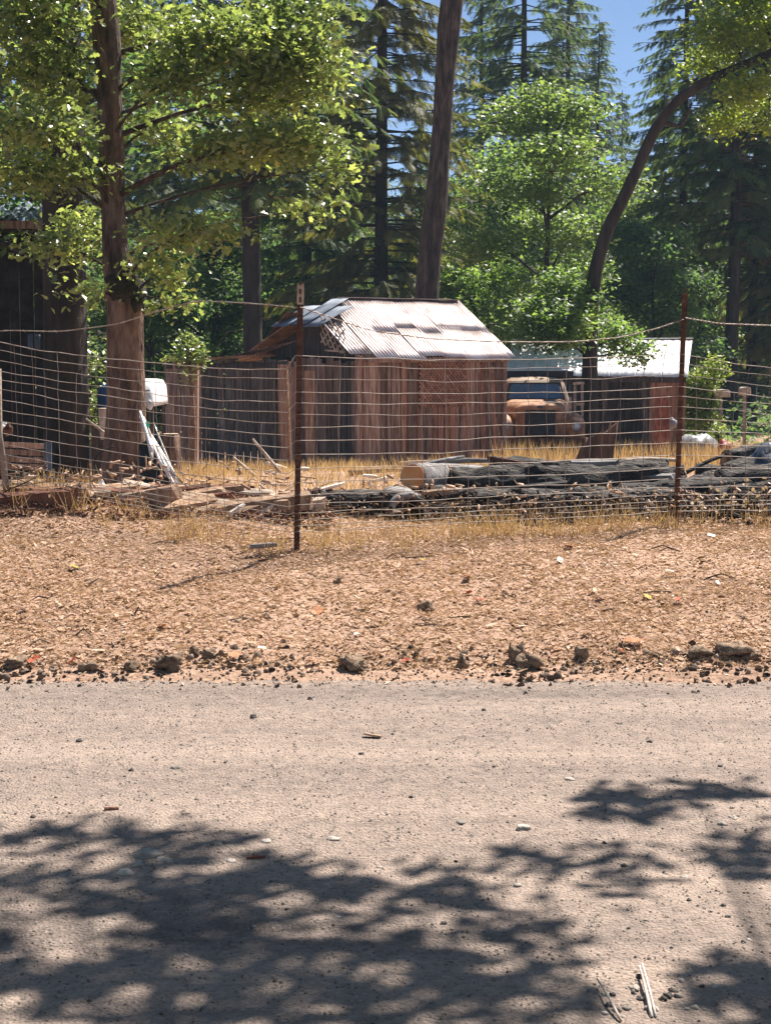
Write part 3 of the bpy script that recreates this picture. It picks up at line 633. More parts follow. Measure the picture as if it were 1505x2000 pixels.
skylight_block = [((a - TX, b - TY, c), (1.9, 1.5, .8)) for a, b, c in ((-4.5, 1.0, 6.2), (-2.2, .4, 6.6), (0, .8, 7), (-5.5, -1.5, 7), (-3, -2, 7.4), (-.5, -2, 7.6), (2, -1, 7.8), (4.2, .5, 7.2), (5.5, -2, 6.8), (3, -4, 7), (-2, -5, 6.5), (1, -5.5, 6.6), (-6, -4.5, 6), (-7, 1.5, 6.4), (6.8, 2.2, 6.4))]
leaves('upper_crown', skylight_block, 12000, .3, 'leaf_oak', ro, LEAF_V, LEAF_F, .3, 8, .5)  # unseen overhead foliage, added to cut skylight and deepen the road shadows
for i, (c, q, *_) in enumerate(cl[::3]):
    k = min(range(8, len(P)), key=lambda j: abs(P[j].z - (c[2] - .9))); limb(ro, [P[k], (P[k] + Vector(c)) / 2 + Vector((0, 0, .2)), Vector(c)], [.05, .03, .006], 'bark', 5, 8, seed=i)

# ---- far wood beyond the trees that can be told apart
cl = []
for k in range(90):
    Y = random.uniform(92, 150); x = random.uniform(-.42, .42) * Y; h = random.uniform(2.5, 6.5) * Y / 110
    cl.append(((x, Y, h * .5 - 1), (random.uniform(3, 6), 3, h)))
fw = leaves('forest', cl, 17000, .7, 'leaf_dark', None, spread=.5, per=6, tilt=1.5, shell=.6)
tag(fw, 'dark far wood closing the view beyond the yard trees', 'wood', kind='stuff')

# ---- shrubs
def shrub(name, px, Y, w, h, n, m, label, size=.09, cat='shrub'):
    e = empty(name, gp(px, Y)); tag(e, label, cat)
    cl = [((random.uniform(-.5, .5) * w * .7, random.uniform(-.3, .3) * w, h * random.uniform(.25, .9)), (w * .28, w * .28, h * .16)) for _ in range(11)]
    leaves('foliage', cl, n, size, m, e, spread=.08)
    b = MB()
    for c, q in cl: b.tube([Vector((c[0] * .2, c[1] * .2, 0)), Vector(c) * .55 + Vector((0, 0, .1)), Vector(c)], [.02, .014, .005], 4, False)
    b.build('stems', 'bark_dark', e); return e
shrub('shrub', 1380, 40, 1.25, 2.5, 5200, 'leaf_yel', 'bright yellow-green shrub right of the brown plank wall', .11)
shrub('shrub', 1400, 39, .5, .75, 700, 'leaf_yel', 'low yellowing shrub at the foot of the bright green one', .08)
shrub('shrub', 150, 22, .9, 2.2, 1600, 'leaf_oak', 'thin leafy shrub between the broad dark trunk and the oak', .09)

# ================================================================== THE SHED
random.seed(31)
def rect_plank(p0, ax, w, z0, z1, t, nrm, tilt=0.0, j=.006):
    """upright board: foot at p0, width along ax, thickness along nrm"""
    ax, nrm = Vector(ax), Vector(nrm); c0 = Vector(p0)
    vs = []
    for z in (z0, z1):
        for s, q in ((-.5, -.5), (.5, -.5), (.5, .5), (-.5, .5)):
            vs.append(c0 + ax * (s * w + tilt * (z - z0)) + nrm * (q * t) + Vector((0, 0, z + random.uniform(-j, j) * 2)))
    return MB().add(vs, [(0, 3, 2, 1), (4, 5, 6, 7), (0, 1, 5, 4), (1, 2, 6, 5), (2, 3, 7, 6), (3, 0, 4, 7)])
TH = R(36); YS = 28.0
A = at(700, 695, YS); A.z = 0
RD = Vector((math.cos(TH), math.sin(TH), 0)); DD = Vector((-math.sin(TH), math.cos(TH), 0))   # along the ridge; across it
# side wall length so that its far end is seen at column 985
def solve_len(px):
    u = (px - CX) / FPX; return (u * A.y - A.x) / (RD.x - u * RD.y)
LS = solve_len(979); WS = 3.3
ZB = ground(A.x, A.y) - .1; ZE = 1.66; ZR = 2.72
shed = empty('shed', (A.x, A.y, ground(A.x, A.y))); s0 = Vector(shed.location)
tag(shed, 'small weathered plank shed with patched corrugated tin roof', 'shed')
def sp(a, d, z): return A + RD * a + DD * d + Vector((0, 0, z)) - s0
# dark inner walls behind the boards (the boards have gaps)
core = MB(); th = .05
for a0, a1, d0_, d1_ in ((.06, LS - .06, .05, .09), (.06, LS - .06, WS - .09, WS - .05), (.05, .09, .1, WS - .1), (LS - .09, LS - .05, .1, WS - .1)):
    vs = [sp(a, d, z) for z in (ZB, ZE - .04) for a, d in ((a0, d0_), (a1, d0_), (a1, d1_), (a0, d1_))]
    core.add(vs, [(0, 3, 2, 1), (4, 5, 6, 7), (0, 1, 5, 4), (1, 2, 6, 5), (2, 3, 7, 6), (3, 0, 4, 7)])
core.build('frame', 'dark_void', shed)
# boards of the side that faces the truck
a = .0
while a < LS - .05:
    w = random.uniform(.085, .17); w = min(w, LS - a)
    rect_plank(sp(a + w / 2, -.0 + random.uniform(-.012, .012), 0), RD, w - random.uniform(.008, .022), ZB - 0, ZE + random.uniform(-.05, .0) , .024, -DD, random.uniform(-.006, .006)).build('plank', random.choice(['plank', 'plank', 'plank', 'plank_red']), shed)
    a += w
# boards of the gable end
d = .06
while d < WS - .05:
    w = random.uniform(.12, .24); w = min(w, WS - d)
    rect_plank(sp(-.0 + random.uniform(-.012, .012), d + w / 2, 0), DD, w - random.uniform(.01, .025), ZB, ZE - random.uniform(.02, .16), .024, -RD, random.uniform(-.008, .008)).build('plank', random.choice(['plank', 'plank', 'plank_dark']), shed)
    d += w
for aa in (-.03, LS + .02):                                            # corner posts
    rect_plank(sp(aa, -.035, 0), RD, .09, ZB, ZE - .01, .08, -DD).build('corner_post', 'plank', shed)
# far walls
for nm, p, ax, w, nr in (('back_wall', sp(LS / 2, WS + .02, 0), RD, LS, DD), ('end_wall', sp(LS + .02, WS / 2, 0), DD, WS - .1, RD)):
    rect_plank(p, ax, w, ZB, ZE - .03, .03, nr).build(nm, 'plank', shed)
# gable triangle: dark boards set back, clipped at the top
g = MB(); zt = ZE + (ZR - ZE) * .70
for aa in (.12, LS - .08):
    vs = [sp(aa, .05, ZE - .05), sp(aa, WS - .05, ZE - .05), sp(aa, WS / 2 + .5, zt), sp(aa, WS / 2 - .5, zt)]
    vs += [v + RD * .025 for v in vs]
    g.add(vs, [(0, 1, 2, 3), (7, 6, 5, 4), (0, 4, 5, 1), (1, 5, 6, 2), (2, 6, 7, 3), (3, 7, 4, 0)])
g.build('gable', 'plank_dark', shed)
# roof sheets: corrugated, each its own object
def corr(p0, ax, dn, w, l0, l1, nrm, m, parent, name='roof_sheet', amp=.012, pitch=.076, lift=0.0, cutl=None, thick=.003, ridge0=None, ridge1=None):
    """sheet from l0 (top) to l1 (bottom) down dn, width w along ax, ribs run down the slope"""
    ax, dn, nrm, p0 = Vector(ax), Vector(dn), Vector(nrm), Vector(p0); n = max(4, int(w / pitch * 6)); vs, fs = [], []
    for i in range(n + 1):
        x = w * i / n; h = amp * math.sin(2 * math.pi * x / pitch) + lift
        top = l0 if ridge0 is None else l0 + ridge0 * x
        bot = l1 if ridge1 is None else l1 + ridge1 * x
        for k in range(5):
            q = top + (bot - top) * k / 4
            vs.append(p0 + ax * x + dn * q + nrm * (h + .012 * nz(x * 2, q * 2, p0.x * 3)))
    for i in range(n):
        for k in range(4): fs.append((i * 5 + k, i * 5 + k + 1, i * 5 + k + 6, i * 5 + k + 5))
    o = MB().add(vs, fs).build(name, m, parent, True)
    sd = o.modifiers.new('thickness', 'SOLIDIFY'); sd.thickness = thick; return o
half = WS / 2; rise = ZR - ZE; SL = math.hypot(half, rise); OV = .17
dnF = (DD * -half + Vector((0, 0, -rise))).normalized(); nF = (DD * -rise + Vector((0, 0, half))).normalized()
dnB = (DD * half + Vector((0, 0, -rise))).normalized(); nB = (DD * rise + Vector((0, 0, half))).normalized()
clip = .78                                                             # the near gable is clipped back along the ridge
ws = [.52, .5, .56, .5, .54, .52, .5]
x = -.20; i = 0
while x < LS + .16:
    w = min(ws[i % 7], LS + .22 - x)
    zl = (-.004, .006, 0, .008, -.003, .005)[i % 6]
    if x < clip - .1:                                                  # sheets under the clipped end start lower down
        s0_ = max(0, (clip - x) / (clip + .2)) * SL * .5
        s1_ = max(0, (clip - (x + w)) / (clip + .2)) * SL * .5
        corr(sp(x, half, ZR + .03), RD, dnF, w + .03, s0_, SL + OV + (-.16, .02)[i % 2], nF, 'tin', shed, lift=zl, ridge0=(s1_ - s0_) / w)
    else:
        mid = SL * random.uniform(.5, .58)
        corr(sp(x, half, ZR + .03), RD, dnF, w + .03, 0, mid + .1, nF, 'tin', shed, lift=zl + .014)
        corr(sp(x + random.uniform(-.05, .05), half, ZR + .03), RD, dnF, w + .05, mid, SL + OV + random.uniform(-.09, .05), nF, 'tin', shed, lift=zl)
    corr(sp(x + w, half, ZR + .03), -RD, dnB, w + .03, 0 if x > clip - .1 else .5, SL + OV, nB, 'tin_blue' if i > 1 else 'tin_rust', shed, lift=zl)
    x += w; i += 1
# second course lapped over the lower half on the truck side
# clipped hip at the near end: three sheets, the face's shade put into their grey
hp = sp(clip, half, ZR + .02); hb = sp(-.24, half, ZE + rise * .5 + .02)
dnH = (hb - hp).normalized(); hl = (hb - hp).length; nH = dnH.cross(DD).normalized()
if nH.z < 0: nH = -nH
for k, (o0, w) in enumerate(((-.82, .56), (-.28, .56), (.26, .56))):
    corr(hp + DD * o0, DD, dnH, w, .05 + max(0, abs(o0 + w / 2) - .2) * .9, hl + (.05, -.04, .08)[k], nH, 'tin_blue', shed, 'hip_sheet', lift=.02 * k)
nl = MB()                                                              # rows of nail heads
for q_ in (.1, .3, .52, .72, .92):
    xx = .1 if q_ < .55 else .0
    while xx < LS + .15:
        if xx > clip * (1 - q_ * 1.1): nl.box(sp(xx, half, ZR + .03) + dnF * (SL * q_ + random.uniform(-.015, .015)) + nF * .03, (.018, .018, .01))
        xx += .152
nl.build('nail_heads', 'tin', shed)['kind'] = 'stuff'
rc = MB(); rc.bar(sp(clip - .05, half, ZR + .045), sp(LS + .2, half, ZR + .06), .2, .012); rc.build('ridge_cap', 'tin', shed)
# rusty boards of the eave running out to the left
pl = MB(); pl.add([sp(-.3, half + .35, ZE + rise * .52), sp(-.3, WS + .55, ZE - .12), sp(.4, WS + .6, ZE - .12), sp(.4, half + .35, ZE + rise * .52)], [(0, 1, 2, 3)])
o = pl.build('eave_board', 'tin_rust', shed); o.modifiers.new('t', 'SOLIDIFY').thickness = .03
# fascia strip under the eave and patched tin shreds
fb = MB(); fb.bar(sp(.1, -.10, ZE - .09), sp(LS + .1, -.10, ZE - .08), .03, .09); fb.build('fascia_board', 'plank', shed)
# lattice panel on the side wall and a broken lattice piece in the gable
def lattice(o_, ax, upv, w, h, step, lw, lt, m, parent, name):
    ax, upv = Vector(ax), Vector(upv); n = ax.cross(upv).normalized(); root = MB(); k = 0
    def clipline(s, c):                                                 # line y = s*x + c inside the rectangle
        pts = []
        for xx in (0, w):
            y = s * xx + c
            if 0 <= y <= h: pts.append((xx, y))
        for yy in (0, h):
            xx = (yy - c) / s
            if 0 < xx < w: pts.append((xx, yy))
        return pts[:2] if len(pts) >= 2 else None
    for s, off in ((1, 0), (-1, lt * 1.05)):
        c = -w if s > 0 else 0
        while c < h + w:
            q = clipline(s, c)
            if q and (Vector(q[0]) - Vector(q[1])).length > .05:
                a_, b_ = (Vector(o_) + ax * q[i][0] + upv * q[i][1] + n * off for i in (0, 1))
                MB().bar(a_, b_, lw, lt, n).build('lath', m, parent)
            c += step
sd_z = lambda z: Vector((0, 0, z))
lpx0 = solve_len(815); lpx1 = solve_len(905)
lp = MB().bar(sp(lpx0, -.03, ZE - .52), sp(lpx1, -.03, ZE - .52), .02, .90, (0, 0, 1)).build('lattice_panel', 'dark_void', shed)
lattice(sp(lpx0, -.047, ZE - .97), RD, (0, 0, 1), lpx1 - lpx0, .9, .082, .034, .008, 'plank_red', lp, 'lath')
lg = MB().bar(sp(-.06, .35, ZE + .06), sp(-.06, 1.0, ZE + .09), .015, .03).build('broken_lattice', 'wood_pale', shed)
lattice(sp(-.075, .32, ZE - .02), (DD * .95 + Vector((0, 0, .3))).normalized(), Vector((0, 0, 1)), .85, .5, .17, .03, .01, 'wood_pale', lg, 'lath')
# boards leaning on the shed's right end
def board(name, a, b, w, t, m, label, cat='board', up=(0, -1, .1), group=None):
    a, b = Vector(a), Vector(b); o = MB().bar(a, b, w, t, up, j=t * .12).build(name, m, origin=a); return tag(o, label, cat, group)
pR = A + RD * (LS - .15) - DD * .25
board('leaning_board', gp(946, pR.y - .35, -.02), at(938, 712, pR.y - .02), .1, .03, 'plank_red', 'reddish board leaning on the shed between lattice and corner')
board('leaning_board', gp(968, pR.y - .3, -.02), at(960, 716, pR.y), .07, .03, 'plank_red', 'narrow reddish board leaning next to the shed corner')
board('leaning_board', at(985, 900, pR.y - .2), at(948, 728, pR.y + .05), .035, .025, 'wood_tan', 'thin pale stick slanting across the shed corner')
board('crate_board', gp(924, pR.y - .5, .18), gp(945, pR.y - .5, .18), .3, .12, 'plank', 'short wide board end at the foot of the leaning boards')

# ================================================================== BOARD FENCE left of the shed
bf = empty('board_fence', gp(470, 29.2)); b0 = Vector(bf.location); tag(bf, 'dark weathered board fence joining the shed on its left side', 'fence')
px = 322.0; random.seed(5)
while px < 574:
    t = (px - 322) / 252; Y = 31.0 - 2.6 * t; w = random.uniform(.13, .22); wp = w * ppm(Y)
    top = at(px, 706 + random.uniform(-3, 6) - 3 * t, Y).z
    p = gp(px + wp / 2, Y); fd = Vector((.93, -.36, 0)).normalized()
    rect_plank(p - Vector((0, 0, p.z)) - Vector((b0.x, b0.y, b0.z)), fd, w * .98, p.z - .1, top, .022, Vector((-.36, -.93, 0)), random.uniform(-.01, .01)).build('plank', 'plank_grey_shaded' if 380 < px < 535 else 'plank', bf)  # middle boards get a darker copy: shade on that stretch as colour
    px += wp * 1.0
MB().bar(at(320, 716, 31.1) - b0, at(574, 712, 28.5) - b0, .05, .09).build('rail', 'plank_dark', bf)
MB().bar(at(318, 704, 31.0) - b0, at(400, 702, 30.2) - b0, .12, .025).build('cap_board', 'tin_rust', bf)
MB().bar(at(385, 702, 30.4) - b0, at(520, 694, 29.0) - b0, .5, .025, (0, 0, 1)).build('cap_board', 'tin_rust', bf)
for k in range(5): MB().bar(at(430 + k * 18, 702 - k * 2.5, 29.8) - b0, at(505 + k * 18, 682 - k * 4, 29.6) - b0, .06, .02).build('roof_lath', 'plank', bf)
# posts and boards between fence and shed
for k, (pa, pb, Y, w, m, lab) in enumerate((((556, 905), (552, 712), 27.2, .17, 'plank', 'wide tan board standing upright left of the first rusty post'),
        ((569, 900), (560, 722), 26.9, .035, 'wood_tan', 'thin pale stick standing just left of the first rusty post'),
        ((606, 905), (604, 724), 27.5, .17, 'plank', 'upright tan board standing right of the first rusty post'))):
    board('upright_board', gp(pa[0], Y, -.03), at(pb[0], pb[1], Y), w, .03, m, lab)

# ================================================================== OLD TRUCK
YK = 32.0
tg = gp(1044, YK); tr_ = empty('old_truck', tg); tag(tr_, 'old rusty orange truck with round headlights and black grille, half behind the shed', 'truck')
kz = -.0
def rrect(cx_, cy_, w, d_, z, rr, n=6, zc=None):
    """rounded rectangle ring in plan"""
    pts = []
    for qx, qy, a0 in ((1, 1, 0), (-1, 1, 90), (-1, -1, 180), (1, -1, 270)):
        for i in range(n):
            a_ = R(a0 + 90 * i / (n - 1)); pts.append(Vector((cx_ + qx * (w / 2 - rr) + rr * math.cos(a_), cy_ + qy * (d_ / 2 - rr) + rr * math.sin(a_), z)))
    return pts
def arch(cx_, y, w, z0, z1, rr, n=7, pw=1.0):
    """section across the bonnet: flat bottom, round shoulders"""
    pts = [Vector((cx_ + w / 2, y, z0))]
    for i in range(n): a_ = R(90 * i / (n - 1)); pts.append(Vector((cx_ + w / 2 - rr + rr * math.cos(a_), y, z1 - rr + rr * math.sin(a_))))
    for i in range(n): a_ = R(90 + 90 * i / (n - 1)); pts.append(Vector((cx_ - w / 2 + rr + rr * math.cos(a_), y, z1 - rr + rr * math.sin(a_))))
    pts.append(Vector((cx_ - w / 2, y, z0))); return pts
zh = 1.6 - (700 - 700) / 94 - tg.z                                     # eye level above the truck's ground
def tz(py): return 1.6 - (py - 700) / (FPX / (YK - 1.0)) - tg.z
hz, gt, gb, wt, wb, rt, lamp = tz(787), tz(800), tz(850), tz(750), tz(782), tz(740), tz(831)
FY = -1.0
# cab
cab = MB().loft([rrect(0, .62, 1.5, 1.3, .55, .12), rrect(0, .62, 1.52, 1.3, wb - .1, .14), rrect(0, .62, 1.44, 1.24, wb, .16), rrect(0, .64, 1.26, 1.1, wt + .01, .2), rrect(0, .64, 1.16, 1.0, rt - .04, .24), rrect(0, .65, .9, .74, rt + .01, .24), rrect(0, .65, .3, .3, rt + .03, .12)]).build('cab', 'tan_paint', tr_, True)
ws_ = MB(); zz = (wb + .02, wt - .015)
ws_.add([Vector((-.56, -.012, zz[0])), Vector((.56, -.012, zz[0])), Vector((.49, .075, zz[1])), Vector((-.49, .075, zz[1])), Vector((0, -.03, zz[0])), Vector((0, .06, zz[1]))], [(0, 4, 5, 3), (4, 1, 2, 5)])
o = ws_.build('windshield', 'glass', cab); o.modifiers.new('t', 'SOLIDIFY').thickness = .01
fr = MB(); q = [Vector((-.6, -.03, zz[0] - .02)), Vector((.6, -.03, zz[0] - .02)), Vector((.52, .07, zz[1] + .02)), Vector((-.52, .07, zz[1] + .02))]
for i in range(4): fr.tube([q[i], q[(i + 1) % 4]], .018, 5)
fr.build('windshield_frame', 'black', cab)
for s in (-1, 1):
    o = MB().bar((s * .755, .3, wb + .16), (s * .755, .95, wb + .16), .01, .26).build('side_window', 'glass', cab)
# hood
hood = MB().loft([arch(0, FY, .98, gb - .02, hz - .06, .2), arch(0, FY + .06, 1.02, gb - .02, hz - .015, .22), arch(0, FY + .45, 1.2, gb, hz + .02, .22), arch(0, .0, 1.44, gb, wb + .01, .22)]).build('hood', 'orange', tr_, True)
hood.data.polygons.foreach_set('use_smooth', [len(p.vertices) == 4 for p in hood.data.polygons])
MB().box((0, FY - .012, hz - .075), (.1, .02, .055)).build('emblem', 'blue_tarp', hood)
gr = MB().box((0, FY - .012, (gt + gb) / 2), (.6, .02, gt - gb)).build('grille', 'black', tr_)
for k in range(6): MB().bar((-.29, FY - .03, gb + .05 + k * .088), (.29, FY - .03, gb + .05 + k * .088), .014, .02).build('grille_slat', 'black', gr)
for s in (-1, 1): MB().bar((s * .33, FY - .02, gb - .02), (s * .33, FY - .02, gt + .02), .05, .035, (1, 0, 0)).build('grille_side', 'orange', gr)
# fenders with lamps
for s in (-1, 1):
    cx_ = s * .72; secs = []
    for y_, z1, w_ in ((FY - .12, lamp + .06, .24), (FY - .08, lamp + .15, .34), (FY + .1, lamp + .2, .4), (FY + .5, lamp + .24, .42), (FY + .95, lamp + .12, .42), (FY + 1.25, lamp - .25, .4)):
        secs.append(arch(cx_, y_, w_, lamp - .34 if y_ < 0 else lamp - .5, z1, min(.17, w_ * .45)))
    fd = MB().loft(secs).build('fender', 'orange', tr_, True)
    hl_ = MB().tube([(cx_, FY - .10, lamp), (cx_, FY - .17, lamp)], [.1, .108], 20).build('headlight', 'black', fd, False)
    ring = MB(); ring.tube([(cx_ + .085 * math.cos(a_), FY - .172, lamp + .085 * math.sin(a_)) for a_ in np.linspace(0, 6.283, 21)], .012, 5); ring.build('rim', 'chrome', hl_, True)
    MB().blob((cx_, FY - .165, lamp), (.068, .03, .068), 0, 14, 8, 0).build('lens', 'lens', hl_, True)
    wh = MB().tube([(cx_ - .11, FY + .45, .4), (cx_ + .11, FY + .45, .4)], .4, 24).build('wheel', 'rubber', tr_)
    MB().tube([(cx_ - .12, FY + .45, .4), (cx_ + .12, FY + .45, .4)], .2, 16).build('rim', 'tan_paint', wh)
    wh = MB().tube([(cx_ - .11, 2.3, .4), (cx_ + .11, 2.3, .4)], .4, 24).build('wheel', 'rubber', tr_)
    MB().tube([(s * .74, .1, wb + .02), (s * .9, .02, wb + .06)], .01, 5).build('mirror_arm', 'black', cab)
    MB().box((s * .93, .0, wb + .1), (.12, .03, .17)).build('mirror', 'black', cab)
MB().bar((-.85, FY - .22, lamp - .3), (.85, FY - .22, lamp - .3), .04, .13).build('bumper', 'rust', tr_)
# tall dark cargo body behind the cab
zc0, zc1 = .75, tz(727)
cb = MB(); cb.box((0, 2.3, (zc0 + zc1) / 2), (1.66, 2.0, zc1 - zc0)); cb.box((0, 1.75, zc1 - .05), (1.8, 1.6, .12)); cb.build('cargo_box', 'black', tr_)
MB().box((0, 1.6, .5), (.8, 3.6, .14)).build('chassis', 'black', tr_)
# wooden frame standing right of the truck
wf = empty('wooden_frame', gp(1128, 31.2)); w0 = Vector(wf.location); tag(wf, 'pale upright wooden frame standing beside the old truck', 'frame')
for pa, pb in (((1122, 868), (1122, 748)), ((1137, 868), (1136, 748)), ((1113, 868), (1113, 776))): MB().bar(gp(pa[0], 31.2, 0) - w0, at(*pb, 31.2) - w0, .05, .05, (0, 1, 0)).build('upright', 'wood_pale', wf)
for py in (749, 790): MB().bar(at(1118, py, 31.17) - w0, at(1140, py - 1, 31.17) - w0, .04, .05).build('crossbar', 'wood_pale', wf)

# ================================================================== WHITE-ROOFED SHELTER at the back
YB = 38.0
bs = empty('shelter', gp(1180, YB)); h0 = Vector(bs.location); tag(bs, 'open-fronted shelter with white metal roof and brown plank wall behind the truck', 'shelter')
eL, eR = at(985, 733, YB), at(1340, 736, YB); tL = at(1000, 664, YB + 2.4); tR = at(1352, 662, YB + 2.4)
eL, eR, tL, tR = (p - h0 for p in (eL, eR, tL, tR)); n = 7
for k in range(n):
    a0, a1 = k / n, (k + 1) / n; e0, e1, u0, u1 = eL.lerp(eR, a0), eL.lerp(eR, a1), tL.lerp(tR, a0), tL.lerp(tR, a1)
    ax = (e1 - e0); dn = (e0 - u0); nr = ax.cross(-dn).normalized()
    corr(u0 + nr * .003 * (k % 2), ax.normalized(), dn.normalized(), ax.length + .02, 0, dn.length, nr if nr.z > 0 else -nr, 'tin_white', bs, amp=.006, pitch=.2)
MB().bar(tL + Vector((0, .05, .02)), tR + Vector((0, .05, .02)), .2, .03).build('ridge_cap', 'tin_white', bs)
back = MB(); zb0 = ground(4, 41) - .2 - h0.z
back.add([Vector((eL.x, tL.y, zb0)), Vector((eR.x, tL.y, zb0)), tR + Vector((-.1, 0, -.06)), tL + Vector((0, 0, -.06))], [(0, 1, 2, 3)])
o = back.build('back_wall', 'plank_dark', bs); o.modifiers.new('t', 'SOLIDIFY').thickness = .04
px = 1266.0
while px < 1336:
    w = random.uniform(.12, .2); wp = w * ppm(YB + .15)
    zt_ = at(px, 736, YB + .15).z - h0.z
    rect_plank(gp(px + wp / 2, YB + .15) - h0 - Vector((0, 0, gp(px + wp / 2, YB + .15).z - h0.z)), (1, 0, 0), w * .96, -.1, zt_, .025, (0, -1, 0)).build('plank', 'plank_red', bs); px += wp
for px in (1008, 1180, 1258): MB().bar(gp(px, YB + .2, -.1) - h0, at(px, 738, YB + .2) - h0, .12, .12, (0, 1, 0)).build('post', 'plank_dark', bs)
MB().bar(eL + Vector((0, .1, -.08)), eR + Vector((0, .1, -.08)), .06, .14).build('eave_beam', 'plank_dark', bs)
# red board propped at its wall
board('red_board', gp(1284, 35.6, -.02), at(1292, 772, 35.9), .24, .04, 'red_wood', 'dark red board propped upright before the brown plank wall')
board('red_board', gp(1302, 35.7, -.02), at(1298, 782, 35.9), .14, .04, 'red_wood', 'narrow dark red board beside the wider red one')

# ================================================================== FAR RIGHT: tarp heap, white boxes on posts
def cloth(name, c, w, d_, h, m, label, cat, seed=0, n=16, flat=.5):
    """a sheet draped over something: heights from noise, hem near the ground"""
    vs, fs = [], []
    for j in range(n + 1):
        for i in range(n + 1):
            u, v = i / n * 2 - 1, j / n * 2 - 1; e = max(0, 1 - (abs(u) ** 3 + abs(v) ** 3)); z = h * (e ** flat) * (1 + .25 * nz(u * 1.5 + seed, v * 1.5, seed)) + .2 * h * nz(u * 5, v * 5, seed) * min(1, e * 3)
            vs.append((u * w / 2 + .04 * nz(v * 4, seed, 1), v * d_ / 2, z))
    for j in range(n):
        for i in range(n): a_ = j * (n + 1) + i; fs.append((a_, a_ + 1, a_ + n + 2, a_ + n + 1))
    o = MB().add(vs, fs).build(name, m, None, True); o.location = c; o.modifiers.new('t', 'SOLIDIFY').thickness = .012
    return tag(o, label, cat)
cloth('tarp_heap', gp(1362, 37.5, -.02), 1.1, .9, .48, 'grey_tarp', 'grey tarp heap right of the brown plank wall', 'tarp', 3)
sk = MB().blob(gp(1313, 36.2, .78), (.1, .09, .14), 5, 12, 8, .4).build('white_sack', 'grey_tarp', None, True); tag(sk, 'crumpled pale sack hanging by the red boards', 'sack')
def boxpost(px, Y, pyc, w, h, label):
    e = empty('mailbox', gp(px, Y)); e0 = Vector(e.location); c = at(px, pyc, Y) - e0; tag(e, label, 'mailbox')
    MB().loft([rrect(c.x, c.y, w, w * 1.3, c.z - h / 2, .02), rrect(c.x, c.y, w, w * 1.3, c.z + h * .2, .02), rrect(c.x, c.y, w * .85, w * 1.3, c.z + h * .42, .02), rrect(c.x, c.y, w * .45, w * 1.3, c.z + h * .5, .02)]).build('box', 'wood_pale', e, True)
    MB().box(c + Vector((0, -w * .66, -.01)), (w * .8, .01, h * .7)).build('door', 'wood_pale', e)
    MB().bar(Vector((0, 0, -.1)), c - Vector((0, 0, h / 2)), .07, .07, (0, 1, 0)).build('post', 'wood_pale', e)
boxpost(1453, 37, 764, .24, .2, 'pale box on a wooden post right of the bare-trunked fir')
boxpost(1406, 40, 768, .4, .2, 'wider pale box just left of the bare-trunked fir')
rb = cloth('red_cloth', gp(1415, 34, -.0), .4, .3, .45, 'red', 'dull red cloth bundle in the dry grass at right', 'cloth', 8, 10)

# ================================================================== OUTBUILDING at the left edge
YU = 20.5
ob = empty('outbuilding', gp(20, YU)); u0_ = Vector(ob.location); tag(ob, 'dark outbuilding with corrugated tin eave at the left edge', 'building')
ex0, ex1 = at(-220, 428, YU), at(106, 430, YU - .1)
rt0, rt1 = at(-220, 392, YU + 1.6), at(70, 398, YU + 1.6)
n = 4
for k in range(n):
    a_, b_ = k / n, (k + 1) / n; e0, e1, q0, q1 = (v - u0_ for v in (ex0.lerp(ex1, a_), ex0.lerp(ex1, b_), rt0.lerp(rt1, a_), rt0.lerp(rt1, b_)))
    ax = e1 - e0; dn = e0 - q0; nr = ax.cross(-dn).normalized(); nr = nr if nr.z > 0 else -nr
    corr(q0 + nr * .01 * (k % 2), ax.normalized(), dn.normalized(), ax.length + .03, 0, dn.length, nr, 'tin_blue', ob, amp=.022, pitch=.13)
MB().bar(ex0 - u0_ + Vector((0, .02, -.06)), ex1 - u0_ + Vector((-.05, .02, -.06)), .04, .1).build('fascia_board', 'plank', ob)
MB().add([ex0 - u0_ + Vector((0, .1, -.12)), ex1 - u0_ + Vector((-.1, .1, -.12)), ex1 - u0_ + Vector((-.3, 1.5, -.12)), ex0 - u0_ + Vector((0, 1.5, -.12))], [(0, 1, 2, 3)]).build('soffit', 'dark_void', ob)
px = -220.0
while px < 88:
    w = random.uniform(.12, .2); wp = w * ppm(YU + .5); p = gp(px + wp / 2, YU + .5)
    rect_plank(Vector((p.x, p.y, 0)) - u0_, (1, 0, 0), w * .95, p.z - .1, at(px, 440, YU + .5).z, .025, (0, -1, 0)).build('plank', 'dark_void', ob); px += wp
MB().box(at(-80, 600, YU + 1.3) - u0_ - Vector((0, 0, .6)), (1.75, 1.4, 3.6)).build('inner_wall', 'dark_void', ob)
# rags hanging on its wall
for k, (px, py, h, lab) in enumerate(((60, 668, .22, 'pale rag hanging on the dark outbuilding wall, left of two'), (74, 668, .2, 'pale rag hanging on the dark outbuilding wall, right of two'))):
    c = at(px, py, YU + .35); vs = []
    for j in range(5):
        for i in range(5): vs.append((c.x + (i / 4 - .5) * .07, c.y + .012 * math.sin(i * 2 + j), c.z + h / 2 - j / 4 * h))
    o = MB().add(vs, [(j * 5 + i, j * 5 + i + 1, j * 5 + i + 6, j * 5 + i + 5) for j in range(4) for i in range(4)]).build('hanging_rag', 'blue_tarp', None, True)
    o.modifiers.new('t', 'SOLIDIFY').thickness = .006; tag(o, lab, 'rag')
